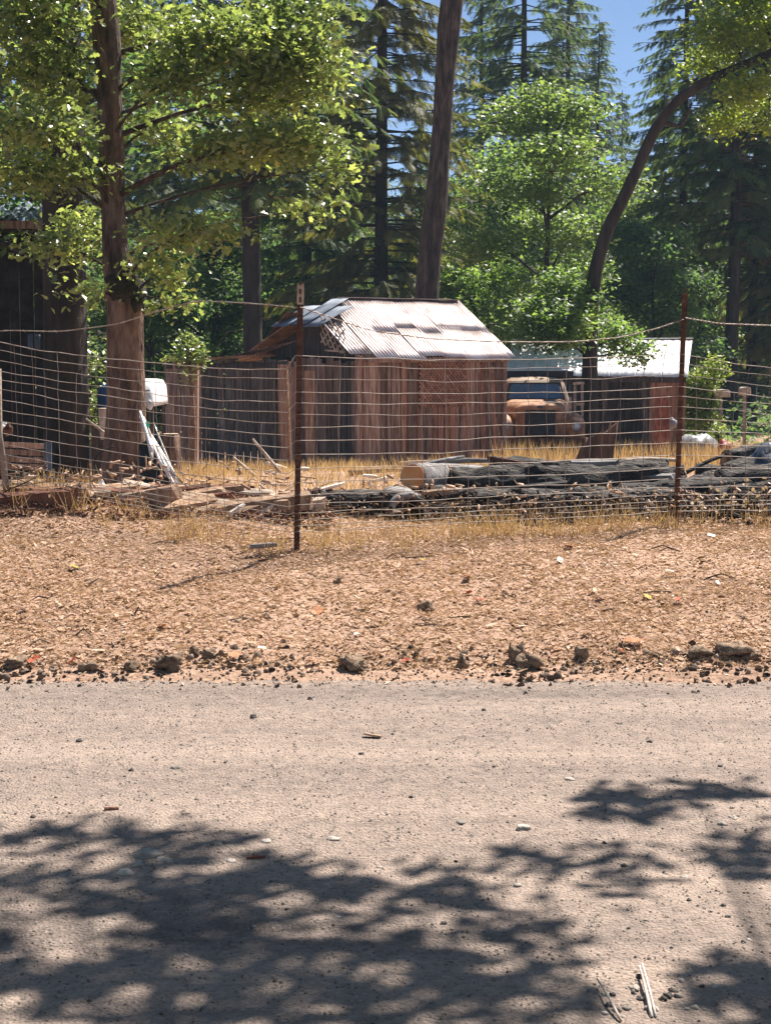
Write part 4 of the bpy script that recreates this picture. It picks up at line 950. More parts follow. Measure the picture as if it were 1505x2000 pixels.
# pallet leaning at its foot
pa_ = empty('pallet', gp(55, 18.2)); p0_ = Vector(pa_.location); tag(pa_, 'grey slatted pallet standing on edge below the outbuilding', 'pallet')
for k, py in enumerate((868, 882, 896, 910)): MB().bar(at(8, py, 18.2) - p0_, at(92, py + 4, 18.3) - p0_, .02, .065, (0, 0, 1)).build('slat', 'plank', pa_)
for px in (14, 52, 94): MB().bar(at(px, 864, 18.27) - p0_, at(px, 918, 18.27) - p0_, .09, .03, (0, 1, 0)).build('stringer', 'blue_tarp' if px > 80 else 'plank_dark', pa_)

# ================================================================== BEHIND THE OAK: drum, camper shell, stump
br_ = empty('plastic_drum', gp(222, 19.8)); r0_ = Vector(br_.location); tag(br_, 'blue plastic drum half hidden behind the oak trunk', 'drum')
zt_, zb_ = at(222, 748, 19.8).z - r0_.z, at(222, 832, 19.8).z - r0_.z
prof = [(0, .16), (.04, .19), (.3, .2), (.32, .21), (.36, .21), (.38, .2), (.75, .2), (.9, .17), (.97, .11), (1, .04)]
MB().tube([(0, 0, zb_ + (zt_ - zb_) * t) for t, _ in prof], [r_ for _, r_ in prof], 20).build('body', 'blue', br_, True)
for zc in (.62, .5): MB().box(Vector((-.03, -.203, zb_ + (zt_ - zb_) * zc)), (.03, .012, .06)).build('white_mark', 'white', br_)
st_ = MB(); st_.box((0, 0, zb_ * .5), (.5, .4, zb_)); st_.build('plinth', 'plank_dark', br_)
cs = empty('camper_shell', gp(267, 21.0)); c0_ = Vector(cs.location); tag(cs, 'white camper shell raised on legs just right of the oak trunk', 'camper shell')
zA, zB_ = at(290, 741, 21).z - c0_.z, at(290, 793, 21).z - c0_.z; wv = .54
MB().loft([rrect(0, .5, wv, 1.4, zB_, .03), rrect(0, .5, wv, 1.4, zB_ + .06, .04), rrect(0, .52, wv * .97, 1.3, zA - .1, .08), rrect(0, .55, wv * .85, 1.1, zA - .02, .1), rrect(0, .55, wv * .6, .8, zA, .1)]).build('shell', 'white', cs, True)
MB().bar((-wv / 2, -.215, zB_ + .14), (wv / 2 - .05, -.2, zB_ + .22), .015, .02).build('seam', 'grey_tarp', cs)
MB().bar((-wv / 2, -.215, zB_ + .03), (wv / 2, -.215, zB_ + .03), .02, .05).build('rail', 'chrome', cs)
MB().blob((wv / 2 - .05, -.22, zB_ + .02), (.05, .03, .07), 3, 8, 6, .2).build('lamp', 'lens', cs)
for sx in (-.22, .22):
    for sy in (-.1, 1.1): MB().bar((sx, sy, -.1), (sx, sy, zB_), .06, .06, (0, 1, 0)).build('leg', 'plank_dark', cs)
def stump(px, Y, w, h, label, m='bark', top='wood_cut', lean=(0, 0), seed=0, name='stump'):
    c = gp(px, Y); l = Vector((lean[0], lean[1], 0))
    P_ = [Vector((0, 0, -.08)), Vector((0, 0, .1)), Vector((0, 0, h * .5)) + l * .4, Vector((0, 0, h)) + l]
    o = MB().tube(P_, [w * .62, w * .54, w * .5, w * .48], 18, wob=.2, seed=seed).build(name, m, None, True); o.location = c; tag(o, label, 'stump')
    t_ = MB().tube([P_[-1] + Vector((0, 0, .001)), P_[-1] + Vector((0, 0, .012))], w * .44, 16, wob=.1, seed=seed).build('cut_top', top, o); return o
stump(334, 22.0, .25, .62, 'tan stump with sawn top right of the camper shell', 'bark', 'wood_pale', seed=4)
js = MB(); c_ = gp(1152, 22.5)
rings = []
for q_ in range(10):
    t = q_ / 9; ring = []
    for k in range(24):
        a_ = k / 24 * 6.283; rr = (.34 - .1 * t) * (1 + .22 * nz(math.cos(a_) * 2, math.sin(a_) * 2, t * 1.5 + 4) + .16 * nz(math.cos(a_) * 7, math.sin(a_) * 7, t * .6))
        top_ = .62 + .16 * math.cos(a_) + .22 * nz(math.cos(a_) * 3 + 5, math.sin(a_) * 3, 1)
        ring.append(Vector((rr * math.cos(a_) + .16 * t, rr * .85 * math.sin(a_), -.12 + (top_ + .12) * t)))
    rings.append(ring)
js.loft(rings)
js = js.build('stump', 'bark_red', None, False); js.location = c_; tag(js, 'dark jagged stump leaning right, in front of the old truck', 'stump')

# ================================================================== WOVEN WIRE FENCE
random.seed(44)
FP = [(-4.3, 13.0), ((8 - CX) / FPX * 11.6, 11.6), ((578 - CX) / FPX * 10.0, 10.0), ((1322 - CX) / FPX * 11.2, 11.2), (5.3, 12.6), (8.6, 14.1)]
FPz = [Vector((x, y, ground(x, y))) for x, y in FP]
wfn = empty('wire_fence', FPz[2]); w0 = Vector(wfn.location); tag(wfn, 'sagging woven wire fence on rusty posts along the road verge', 'fence')
# T-posts: flange + stem, studs, painted top
def tpost(p, top, lean, painted):
    h = top - p.z; ld = Vector((lean[0], lean[1], 1)).normalized(); a_ = p - w0 - ld * .1; b_ = p - w0 + ld * h
    q = MB(); q.bar(a_, b_, .038, .007, (0, 1, 0)); q.bar(a_ + Vector((0, .018, 0)), b_ + Vector((0, .018, 0)), .006, .034, (0, 1, 0))
    o = q.build('post', 'rust', wfn)
    s_ = MB()
    for k in range(int(h / .055)): s_.box(p - w0 + ld * (.08 + k * .055) + Vector((0, -.006, 0)), (.014, .012, .02))
    s_.build('studs', 'rust', o)['kind'] = 'stuff'
    if painted:
        MB().bar(b_ - ld * .13, b_ + ld * .004, .042, .011, (0, 1, 0)).build('painted_top', 'wood_pale', o)
        for k in range(2): MB().box(b_ - ld * (.04 + k * .05) + Vector((0, -.008, 0)), (.012, .006, .016)).build('hole', 'black', o)
tpost(FPz[2], at(587, 555, 10.0).z, (.02, .0), True)
tpost(FPz[3], at(1335, 572, 11.2).z, (.022, .01), False)
tpost(FPz[4], FPz[4].z + 1.6, (0, 0), False); tpost(FPz[5], FPz[5].z + 1.6, (0, 0), False); tpost(FPz[0], FPz[0].z + 1.4, (0, 0), False)
pw = FPz[1]; b_ = at(-2, 720, 11.6)
MB().tube([pw - w0 + Vector((.03, 0, -.1)), pw.lerp(b_, .5) - w0 + Vector((-.02, 0, 0)), b_ - w0], [.028, .024, .02], 8, wob=.2).build('wooden_post', 'wood_pale', wfn, True)
HH = [1.27, 1.205, 1.12, 1.035, .965, .89, .805, .72, .63, .535, .445, .365, .3, .245, .2, .16, .125]
nb = len(FPz) - 1
def lin(k, t):                                  # plan point on bay k
    return FPz[k].lerp(FPz[k + 1], t)
def strand_z(k, t, h):
    p = lin(k, t); g = FPz[k].z * (1 - t) + FPz[k + 1].z * t; f = h / 1.27
    bow = 4 * t * (1 - t)
    sag = (-.05, .05, .035, .035, .12, .05)[k] * bow * f
    if k == 3: sag += t * .30 * f ** 2
    if k == 4: sag += (1 - t) * .30 * f ** 2
    sc_ = .93 if k <= 1 else 1.0
    return g + h * sc_ - sag
def weave(h, seed, k, t): return .011 * nz(k * 9 + t * 11, seed * 3.3, 1) + .012 * nz(k * 5 + t * 3.2, seed * .45, 4)
for i, h in enumerate(HH):
    pts = []
    for k in range(nb):
        L = (FPz[k + 1] - FPz[k]).length; n = max(6, int(L / .07))
        for j in range(n + (1 if k == nb - 1 else 0)):
            t = j / n; p = lin(k, t); damp = min(1, min(t, 1 - t) * 8)
            pts.append(Vector((p.x, p.y - .022 + .012 * nz(t * 9 + k, i * 1.7, 8), strand_z(k, t, h) + weave(h, i, k, t) * damp)) - w0)
    MB().tube(pts, .0025 if i else .003, 4, False).build('wire_strand', 'wire', wfn, True)
# upright stay wires, some bent or broken
for k in range(nb):
    L = (FPz[k + 1] - FPz[k]).length; n = int(L / .152)
    for j in range(1, n):
        t = j / n + random.uniform(-.008, .008); top, bot = HH[0], HH[-1]; dx = 0; pts = []
        if random.random() < .22: top = random.choice(HH[1:6])
        if random.random() < .12: bot = random.choice(HH[7:12])
        m_ = 14; wv = random.uniform(-1, 1) * .02
        for q in range(m_ + 1):
            h = top + (bot - top) * q / m_; p = lin(k, t); dx = .014 * nz(j * 3.1, q * .5, k) + wv * math.sin(q / m_ * 3.1)
            d_ = (FPz[k + 1] - FPz[k]).normalized()
            pts.append(Vector((p.x + d_.x * dx, p.y + d_.y * dx - .026, strand_z(k, t, h))) - w0)
        MB().tube(pts, .0018, 4, False).build('stay_wire', random.choice(('wire_rust', 'wire')), wfn, True)
# top strand of twisted barbed wire above the mesh
ctrl = [[(-150, 690, 12.6), (0, 645, 11.6), (120, 648, 11.3), (230, 634, 11.0), (310, 608, 10.7), (385, 588, 10.5), (480, 592, 10.25), (582, 601, 10.0)],
        [(586, 600, 10.0), (640, 618, 10.1), (720, 645, 10.25), (840, 662, 10.4), (980, 668, 10.6), (1120, 668, 10.85), (1210, 659, 11.0), (1280, 642, 11.1), (1332, 624, 11.2)],
        [(1336, 621, 11.2), (1400, 632, 11.45), (1505, 636, 11.8), (1700, 640, 12.3), (1900, 600, 12.6)]]
for c in ctrl:
    pts = path_interp([at(*q) - Vector((0, .03, 0)) for q in c], 70)
    for _ in range(3): pts = [pts[0]] + [(pts[i - 1] + pts[i] * 2 + pts[i + 1]) / 4 for i in range(1, 69)] + [pts[-1]]
    b_ = MB()
    for ph in (0, math.pi):
        b_.tube([p - w0 + Vector((0, .003 * math.cos(i * 1.6 + ph), .003 * math.sin(i * 1.6 + ph))) for i, p in enumerate(pts)], .0026, 4, False)
    o = b_.build('barbed_wire', 'wire', wfn, True)
    for i in range(4, 69, 5): MB().tube([pts[i] - w0 + Vector((-.006, -.008, .012)), pts[i] - w0 + Vector((.006, .006, -.012))], .002, 4, False).build('barb', 'wire', o)

# ================================================================== LOGS AND BRANCHES
def log(name, pts, rad, m, label, end='wood_cut', seed=0, wob=.12, seg=20, cat='log', both=True, group=None):
    P_, r_ = smooth_path(pts, rad, max(12, int((Vector(pts[-1]) - Vector(pts[0])).length * 20)))
    o_ = P_[0]; loc = Vector(o_); Q = [p - loc for p in P_]
    o = MB().tube(Q, r_, seg, wob=wob, seed=seed).build(name, m, None, True); o.location = loc; tag(o, label, cat, group)
    if end:
        for a_, b_, rr in ((0, 1, r_[0]),) + (((-1, -2, r_[-1]),) if both else ()):
            d_ = (Q[a_] - Q[b_]).normalized(); MB().tube([Q[a_] + d_ * .002, Q[a_] + d_ * .012], rr * .93, seg, wob=wob, seed=seed).build('cut_end', end, o)
    return o
# sawn log with orange end
log('sawn_log', [at(806, 931, 12.5), at(872, 930, 13.3), at(935, 930, 14.1)], [.112, .112, .1], 'log_grey', 'grey log with sawn orange end on the woodpile', 'wood_cut', 3, .05)
log('dark_log', [at(582, 985, 12.2), at(680, 982, 12.0), at(790, 985, 11.9)], [.085, .1, .105], 'log_dark', 'dark log lying just left of the hollow log', 'wood_rot', 5, .2)
# hollow log: an arch of pale bark, open end towards the road
hl = empty('hollow_log', at(800, 985, 11.7)); hl0 = Vector(hl.location); tag(hl, 'hollow log with pale bark shell arching over a dark opening', 'log')
vs, fs = [], []; n, m_ = 14, 8
for j in range(m_ + 1):
    for s_ in (1.0, .72):
        for i in range(n + 1):
            a_ = math.pi * (1.08 - 1.16 * i / n); rr = .15 * s_ * (1 + .12 * nz(i * .6, j * .5, 4))
            vs.append((rr * 1.05 * math.cos(a_) - .02 * j + .06 * (j / m_), j * .1 + .03 * nz(i * .9, j, 2), rr * math.sin(a_) * .95 - .06))
w_ = n + 1
for j in range(m_):
    for s_ in (0, 1):
        for i in range(n):
            a_ = (j * 2 + s_) * w_ + i; b2_ = ((j + 1) * 2 + s_) * w_ + i; fs.append((a_, b2_, b2_ + 1, a_ + 1) if s_ == 0 else (a_ + 1, b2_ + 1, b2_, a_))
for i in range(n): fs.append((i, i + 1, w_ + i + 1, w_ + i))
MB().add(vs, fs).build('bark_shell', 'log_grey', hl, True)
MB().tube([(.0, .3, -.07), (.05, .85, -.06)], [.1, .1], 14, wob=.2).build('core', 'wood_rot', hl)
LG = 'long dark logs piled along the fence'
for k, (p0, p1, Y0, Y1, r0, r1, lab) in enumerate((((840, 990), (1320, 985), 12.6, 12.9, .16, .14, 'long shaded log lowest in the pile, nearest the wire'),
        ((880, 950), (1330, 945), 13.1, 13.3, .17, .15, 'long shaded log lying second from the bottom of the pile'),
        ((960, 921), (1300, 922), 13.5, 13.6, .12, .11, 'shaded log on top of the pile right of the sawn orange end'),
        ((1210, 975), (1600, 950), 12.9, 13.6, .12, .14, 'shaded log reaching out past the second rusty post'),
        ((1330, 1000), (1640, 1000), 12.5, 12.9, .1, .11, 'shaded log low at the right edge behind the wire'))):
    log('shaded_log', [at(*p0, Y0), at((p0[0] + p1[0]) / 2, (p0[1] + p1[1]) / 2 + random.uniform(-5, 5), (Y0 + Y1) / 2), at(*p1, Y1)], [r0, (r0 + r1) / 2, r1], 'log_dark', lab, 'wood_tan', k * 3.1, .28, 30, group=LG)
cloth('dark_tarp', gp(1530, 13.7, .3), .8, .6, .3, 'blue_tarp', 'dark slate-blue tarp crumpled over the log heap at the right edge', 'tarp', 5, 22, 1.0)
for k, (p0, p1, Y0, Y1, r0, r1, lab) in enumerate((((1345, 960), (1470, 905), 13.2, 13.9, .09, .08, 'shaded log slanting up towards the dark tarp'), ((1420, 930), (1560, 890), 13.5, 14.0, .1, .09, 'shaded log under the dark tarp at the right edge'),
        ((1360, 925), (1560, 940), 13.9, 13.6, .08, .1, 'shaded log crossing behind the slanting one'), ((1390, 975), (1580, 955), 13.0, 13.2, .1, .1, 'shaded log in the middle of the heap at the right edge'), ((1420, 900), (1600, 862), 13.9, 14.3, .1, .1, 'shaded log topping the heap at the right edge'), ((1400, 945), (1600, 915), 13.3, 13.5, .11, .11, 'shaded log just below the tarp at the right edge'))):
    log('shaded_log', [at(*p0, Y0), at((p0[0] + p1[0]) / 2, (p0[1] + p1[1]) / 2, (Y0 + Y1) / 2), at(*p1, Y1)], [r0, (r0 + r1) / 2, r1], 'log_dark', lab, 'wood_tan', k * 4.3 + 1, .28, 26, group='shaded logs heaped at the right edge')
for k, (px, py, L_, lab) in enumerate(() and ((905, 912, .4, 'flat bark slab on the pile just right of the sawn log'), (1010, 905, .5, 'dark bark slab on top of the long shaded logs'), (1160, 900, .4, 'curled bark slab on the pile below the leaning stump'), (1060, 960, .45, 'bark slab hanging on the second shaded log'), (970, 975, .35, 'rough bark slab low on the pile, middle'), (1210, 985, .4, 'rough bark slab low on the pile near the second post'))):
    pass
def stick(name, a_, b_, r_, m, label, cat='branch', bend=.03, group=None, seg=7):
    a_, b_ = Vector(a_), Vector(b_); md = (a_ + b_) / 2 + Vector((0, 0, bend)); P_, q_ = smooth_path([a_, md, b_], [r_, r_ * .9, r_ * .6], 8)
    o = MB().tube([p - a_ for p in P_], q_, seg, wob=.15, seed=a_.x * 7).build(name, m, None, True); o.location = a_; return tag(o, label, cat, group)
stick('branch', gh(575, 908, .05), gh(700, 903, .05), .035, 'wood_pale', 'pale crooked branch lying above the dry grass by the first post', bend=-.03)
stick('branch', gh(700, 902, .05), gh(765, 906, .05), .055, 'wood_tan', 'tan branch stub on top of the pile below the shed wall', bend=.01)
stick('branch', gh(768, 905, .03), gh(850, 900, .35), .02, 'wood_pale', 'thin branch slanting up to the right before the shed wall', bend=.01)
stick('branch', gh(680, 924, .05), gh(790, 918, .05), .045, 'wood_tan', 'tan debarked branch lying left of the sawn orange end', bend=.02)
stick('branch', at(820, 910, 13.6), at(905, 892, 13.9), .022, 'log_grey', 'grey branch lying behind the sawn log', bend=.01)
stick('branch', at(860, 905, 14), at(960, 900, 14), .03, 'log_grey', 'grey branch on the pile right of the sawn log', bend=.02)
stick('branch', at(1335, 925, 13.7), at(1425, 885, 13.9), .02, 'log_dark', 'dark branch slanting up right of the second post', bend=.02)
stick('branch', at(1190, 905, 14), at(1320, 898, 14.2), .03, 'wood_pale', 'pale branch lying on the pile left of the second post', bend=.02)
def chunk(name, px, py, Y, dims, rz, tilt, m, label, cat='wood chunk', group=None):
    """a split or broken piece: wedge-like, uneven faces"""
    lc = at(px, py, Y); L, w, h = dims; vs = []
    if lc.z - ground(lc.x, lc.y) > .22 and px < 780:
        lc = gh(px, py, .04); L, w, h = (q * lc.y / Y for q in dims)
    for x_ in (-.5, -.17, .2, .5):
        k = 1 - .35 * abs(x_) * random.uniform(.4, 1.6)
        for yy, zz_ in ((-.5, -.5), (.5, -.45), (.38, .4), (-.1, .55), (-.5, .3)):
            vs.append(Vector((x_ * L + random.uniform(-.05, .05) * L, yy * w * k, zz_ * h * k + random.uniform(-.06, .06) * h)))
    fs = [(i * 5 + q, i * 5 + (q + 1) % 5, (i + 1) * 5 + (q + 1) % 5, (i + 1) * 5 + q) for i in range(3) for q in range(5)] + [(4, 3, 2, 1, 0), (15, 16, 17, 18, 19)]
    o = MB().add(vs, fs).build(name, m); lc.z = max(lc.z, ground(lc.x, lc.y) + h * .5 + .05); o.location = lc; o.rotation_euler = (random.uniform(-.3, .3), tilt, rz); return tag(o, label, cat, group)
chunk('split_wood', 188, 1000, 11.4, (.21, .07, .06), .05, 0, 'wood_pale', 'pale split log piece, left of the two lying before the oak')
chunk('split_wood', 262, 992, 11.45, (.26, .07, .055), -.05, -.03, 'wood_pale', 'pale split log piece, right of the two lying before the oak')
chunk('wood_slab', 330, 975, 11.9, (.62, .1, .05), .1, -.12, 'wood_rot', 'red-brown slab lying along the berm below the leaning pipes')
chunk('wood_slab', 400, 966, 12.2, (.7, .09, .05), -.1, .04, 'wood_tan', 'long tan slab lying behind the red-brown one on the berm')
chunk('wood_slab', 440, 975, 12.0, (.3, .08, .05), .1, -.1, 'wood_tan', 'short tan slab at the right end of the berm slabs')
chunk('wood_slab', 280, 978, 11.8, (.4, .09, .06), .2, -.15, 'wood_rot', 'red-brown broken slab right in front of the oak trunk')
chunk('wood_splinter', 462, 1022, 11.0, (.13, .07, .03), .6, -.5, 'wood_white', 'pale wedge of wood on the litter below the berm, lower of two')
chunk('wood_splinter', 524, 997, 11.2, (.17, .06, .03), .5, -.6, 'wood_white', 'pale tilted wood wedge left of the first rusty post')
chunk('wood_splinter', 540, 915, 15.0, (.2, .12, .04), .2, .3, 'wood_white', 'pale broken board end beside the slanting poles')
chunk('wood_splinter', 592, 921, 14.5, (.1, .07, .04), .2, .1, 'wood_white', 'small white chip right of the first rusty post')
chunk('wood_splinter', 674, 885, 13.6, (.13, .05, .025), .1, -.5, 'wood_white', 'white wedge sticking up on the pile before the shed wall')
chunk('wood_splinter', 640, 958, 12.3, (.28, .08, .03), .2, -.25, 'wood_white', 'pale pointed slab right of the first rusty post')
chunk('wood_splinter', 610, 966, 12.2, (.24, .07, .03), -.1, .05, 'wood_white', 'pale slab lying against the first rusty post')
chunk('wood_splinter', 722, 935, 12.6, (.12, .07, .03), .2, .1, 'wood_white', 'pale bark piece topmost left of the sawn orange end')
chunk('wood_splinter', 740, 943, 12.4, (.25, .06, .03), .3, -.2, 'wood_white', 'long pale bark strip left of the sawn orange end')
chunk('wood_splinter', 725, 954, 12.1, (.07, .04, .03), .8, .5, 'wood_white', 'small white splinter standing over the dark log')
chunk('wood_slab', 665, 973, 12.2, (.4, .09, .05), .2, .06, 'log_grey', 'grey slab between first post and dark log')
chunk('wood_slab', 1245, 905, 13.9, (.5, .14, .06), .1, .05, 'wood_pale', 'pale grey slab topping the pile near the second post')
chunk('wood_slab', 1085, 905, 13.8, (.35, .1, .06), .3, .02, 'wood_rot', 'brown bark slab topping the pile before the yellow grass')
chunk('wood_slab', 1355, 968, 12.8, (.22, .1, .06), .3, .3, 'wood_tan', 'tan broken piece right of the second post, on the pile')
chunk('wood_slab', 895, 958, 12.6, (.3, .08, .04), .3, .1, 'wood_pale', 'pale chip pile strip right of the hollow log')
chunk('wood_slab', 515, 1088, 9.9, (.17, .05, .03), .15, -.05, 'log_grey', 'grey splinter lying at the foot of the first rusty post')
for k in range(30):
    mm = random.choice(['wood_rot', 'wood_rot', 'wood_tan', 'wood_pale', 'wood_tan']); px = random.uniform(30, 570); Y = random.uniform(11.2, 12.3); p = gp(px, Y, .03); d_ = (random.uniform(.1, .3), random.uniform(.04, .08), random.uniform(.03, .06))
    o = chunk('bark_piece', px, 900, Y, d_, random.uniform(-.6, .6), random.uniform(-.25, .25), mm, {'wood_rot': 'red-brown rotten', 'wood_tan': 'tan', 'wood_pale': 'bleached pale'}[mm] + ' bark piece strewn along the berm behind the fence', 'bark', {'wood_rot': 'red-brown', 'wood_tan': 'tan', 'wood_pale': 'pale'}[mm] + ' bark pieces strewn on the berm'); o.location = p
for k, (px, py, Y, L_, m_, lab) in enumerate(((905, 914, 13.2, .4, 'log_grey', 'flat bark slab on the pile just right of the sawn log'), (1010, 906, 13.4, .5, 'wood_rot', 'dark bark slab on top of the long shaded logs'), (1160, 902, 13.5, .4, 'log_grey', 'curled bark slab on the pile below the leaning stump'), (1060, 948, 12.9, .45, 'log_dark', 'bark slab hanging on the second shaded log'), (970, 972, 12.5, .35, 'log_dark', 'rough bark slab low on the pile, middle'), (1210, 972, 12.6, .4, 'log_dark', 'rough bark slab low on the pile near the second post'), (1260, 930, 13.2, .5, 'log_grey', 'grey slab leaning on the pile before the second post'), (860, 962, 12.4, .3, 'wood_tan', 'tan bark slab between hollow log and shaded logs'))):
    chunk('bark_slab', px, py, Y, (L_, .13, .05), random.uniform(-.4, .4), random.uniform(-.15, .15), m_, lab, 'bark')
for k, (px, py, Y, L_, m_, lab) in enumerate(((120, 985, 11.8, .35, 'wood_tan', 'tan split slab near the left end of the berm'), (60, 992, 11.7, .3, 'wood_rot', 'red-brown slab at the left end of the berm'), (350, 988, 11.6, .4, 'wood_tan', 'tan slab low on the berm below the pipes'), (420, 995, 11.5, .3, 'wood_rot', 'red-brown slab low on the berm, middle'), (480, 962, 12.1, .45, 'wood_pale', 'pale slab high on the berm left of the first post'), (545, 972, 12.0, .3, 'wood_tan', 'tan slab on the berm touching the first post'), (230, 968, 12.0, .35, 'wood_pale', 'pale slab high on the berm before the oak'), (300, 1002, 11.4, .25, 'wood_pale', 'small pale slab at the front foot of the berm'))):
    chunk('wood_slab', px, py, Y, (L_, .09, .05), random.uniform(-.3, .3), random.uniform(-.12, .12), m_, lab)
# poles slanting out of the grass left of the first post
q_ = gh(500, 932); stick('pole', q_, at(455, 893, q_.y), .03, 'wood_pale', 'pale pole slanting up to the left, left of the two', 'pole', 0)
q_ = gh(548, 924); stick('pole', q_, at(493, 857, q_.y), .03, 'wood_pale', 'pale pole slanting up to the left, right of the two', 'pole', 0)
# pale pipes bundled against the oak
random.seed(9); PG = 'pale pipes bundled against the oak'
for k in range(16):
    t = k / 15; a_ = at(274 + 14 * t + random.uniform(-3, 3), 805 + 40 * t + random.uniform(-6, 6), 15.62 + .1 * random.random()); b_ = at(290 + 60 * t + random.uniform(-9, 9), 880 + 66 * t * random.uniform(.7, 1.1), 15.2 + .15 * random.random())
    stick('pipe', b_, a_, random.uniform(.012, .019), random.choice(['white', 'wood_white', 'wood_white']), 'pale pipe in the bundle leaning on the right side of the oak', 'pipe', .01, PG, 8)
stick('pipe', at(350, 950, 15.3), at(300, 825, 15.7), .011, 'chrome', 'longest grey pipe, reaching the ground furthest right of the oak', 'pipe', 0)
stick('pipe', at(325, 932, 15.25), at(284, 888, 15.3), .007, 'wood_pale', 'thin pale rod below the pipe bundle', 'pipe', 0)
gcap = MB().tube([at(288, 834, 15.55), at(288, 824, 15.55)], .02, 10).build('green_cap', 'green'); tag(gcap, 'small bright green plastic cap on top of the pipe bundle', 'cap')
# black tarp below the pipes
c = [at(272, 870, 15.75), at(298, 850, 15.75), at(358, 958, 15.6), at(275, 968, 15.6)]; vs, fs = [], []
for j in range(9):
    for i in range(9):
        u, v = i / 8, j / 8; p = c[0].lerp(c[1], u).lerp(c[3].lerp(c[2], u), v); vs.append(p + Vector((0, .08 * nz(u * 4, v * 4, 3), 0)) - c[3])
fs = [(j * 9 + i, j * 9 + i + 1, j * 9 + i + 10, j * 9 + i + 9) for j in range(8) for i in range(8)]
o = MB().add(vs, fs).build('black_tarp', 'black_tarp', None, True); o.location = c[3]; o.modifiers.new('t', 'SOLIDIFY').thickness = .01; tag(o, 'black tarp hanging below the pale pipes beside the oak', 'tarp')
# black hose loop, white rags, small stakes left of the oak
hp_ = [at(*q, 15.4) for q in ((215, 950), (190, 925), (184, 905), (190, 888), (205, 878), (222, 872))]
P_, r_ = smooth_path(hp_, [.008] * 6, 24); o = MB().tube([p - P_[0] for p in P_], r_, 6).build('hose', 'rubber', None, True); o.location = P_[0]; tag(o, 'black hose looping out left of the oak foot', 'hose')
for k, (px, py, w, h, Y, lab) in enumerate(((198, 962, .14, .17, 12.4, 'crumpled white cloth standing up left of the oak foot'), (162, 968, .12, .09, 12.3, 'low crumpled white cloth left of the upright one'), (215, 1080, .13, .03, 10.1, 'flattened white litter lying in the grass shadow below the berm'))):
    o = MB().blob((0, 0, 0), (w / 2, w / 3, h / 2), k * 5 + 2, 14, 9, .75).build('white_cloth', 'white'); o.location = at(px, py, Y); tag(o, lab, 'cloth')
stick('stake', at(240, 872, 18.5), at(168, 818, 18.5), .02, 'wood_pale', 'pale stake slanting up to the left behind the oak trunk', 'stake', 0)
for k, (px, py) in enumerate(((172, 832), (180, 845))):
    pass
o = MB().blob((0, 0, 0), (.06, .06, .07), 4, 12, 8, .3).build('clay_pot', 'wood_rot'); o.location = at(16, 840, 17); tag(o, 'small reddish pot perched by the leaning post at left', 'pot')
o = MB().blob((0, 0, 0), (.07, .06, .05), 6, 12, 8, .4).build('white_bag', 'white'); o.location = at(4, 832, 17); tag(o, 'crumpled white bag at the left edge behind the leaning post', 'bag')
b_ = MB().tube([(0, 0, -.1), (.0, 0, .28)], [.1, .12], 16).build('bucket', 'wood_pale'); b_.location = at(212, 842, 18.8); tag(b_, 'pale bucket peeking out left of the oak trunk', 'bucket')

# sapling and post before the board fence
sg = empty('sapling', gp(375, 24)); q0 = Vector(sg.location); tag(sg, 'young sapling with sparse green leaves before the board fence', 'tree')
limb(sg, [Vector((0, 0, -.1)), Vector((.03, 0, .9)), Vector((-.02, 0, 1.6)), at(360, 655, 24) - q0], [.05, .04, .03, .008], 'bark', name='trunk')
cl = [(tuple(at(px, py, 24) - q0), (a / 125, a / 140, b / 125)) for px, py, a, b in ((365, 668, 22, 18), (378, 692, 28, 14), (352, 700, 26, 10), (392, 700, 16, 10), (372, 730, 16, 18))]
leaves('crown', cl, 420, .1, 'leaf_oak', sg, OAK_V, OAK_F, .06, 5)
for i, (c, q) in enumerate(cl): twigs_to(sg, Vector((0, 0, 1.55)), c, .012, 'bark', i, .03)
board('gate_post', gp(378, 25, -.1), at(380, 712, 25), .13, .1, 'plank', 'weathered upright post beside the sapling', 'post')

# ================================================================== GROUND COVER
rng = np.random.default_rng(21); random.seed(77)
def gz(x, y): return np.array([ground(a, b) for a, b in zip(x, y)])
def in_view(n, y0, y1, pad=1.15, pw=1.0, wide=.3):
    n2 = int(n * wide); m = n + n2                                      # n in the strip seen from the road, the rest to both sides of it
    y = y0 + (y1 - y0) * rng.random(m) ** pw; half_ = .2508 * y * pad + .25; x = (rng.random(m) - .5) * 2 * half_
    s_ = np.sign(rng.random(m) - .5); side_ = np.arange(m) >= n; x = np.where(side_, s_ * (half_ + rng.random(m) ** 1.6 * 3.2), x); return x, y
def patch(x, y, s, k=0): return np.array([nz(a * s, b * s, k) for a, b in zip(x, y)])
# leaf litter on the verge
x, y = in_view(40000, 7.42, 12.4, 1.2)
keep = (y > 7.66 + .1 * patch(x, y, 3, 2)) | (rng.random(len(x)) < .2); keep &= rng.random(len(x)) < np.clip(.8 + .9 * patch(x, y, 1.6, 11) + .5 * patch(x, y, 4.5, 12), .12, 1); x, y = x[keep], y[keep]; N = len(x)
z = gz(x, y) + rng.random(N) * .012 + .002
nrm = runit(N) * .32 + np.array([0, 0, 1.]); rot = frames(nrm, rng.random(N) * 6.283)
rnd = np.clip(rng.normal(.55, .2, N) + .12 * patch(x, y, .9, 4), 0, 1)
big = np.where(rng.random(N) < .07, 1.9, 1.0)
o = scatter('leaf_litter', CURL_V, CURL_F, np.stack([x, y, z], 1), rot, np.stack([rng.uniform(.008, .022, N) * big, rng.uniform(.015, .036, N) * big, rng.uniform(.003, .014, N) * big], 1), rnd, 'litter')
tag(o, 'brown fallen leaves carpeting the roadside verge', 'leaf litter', kind='stuff')
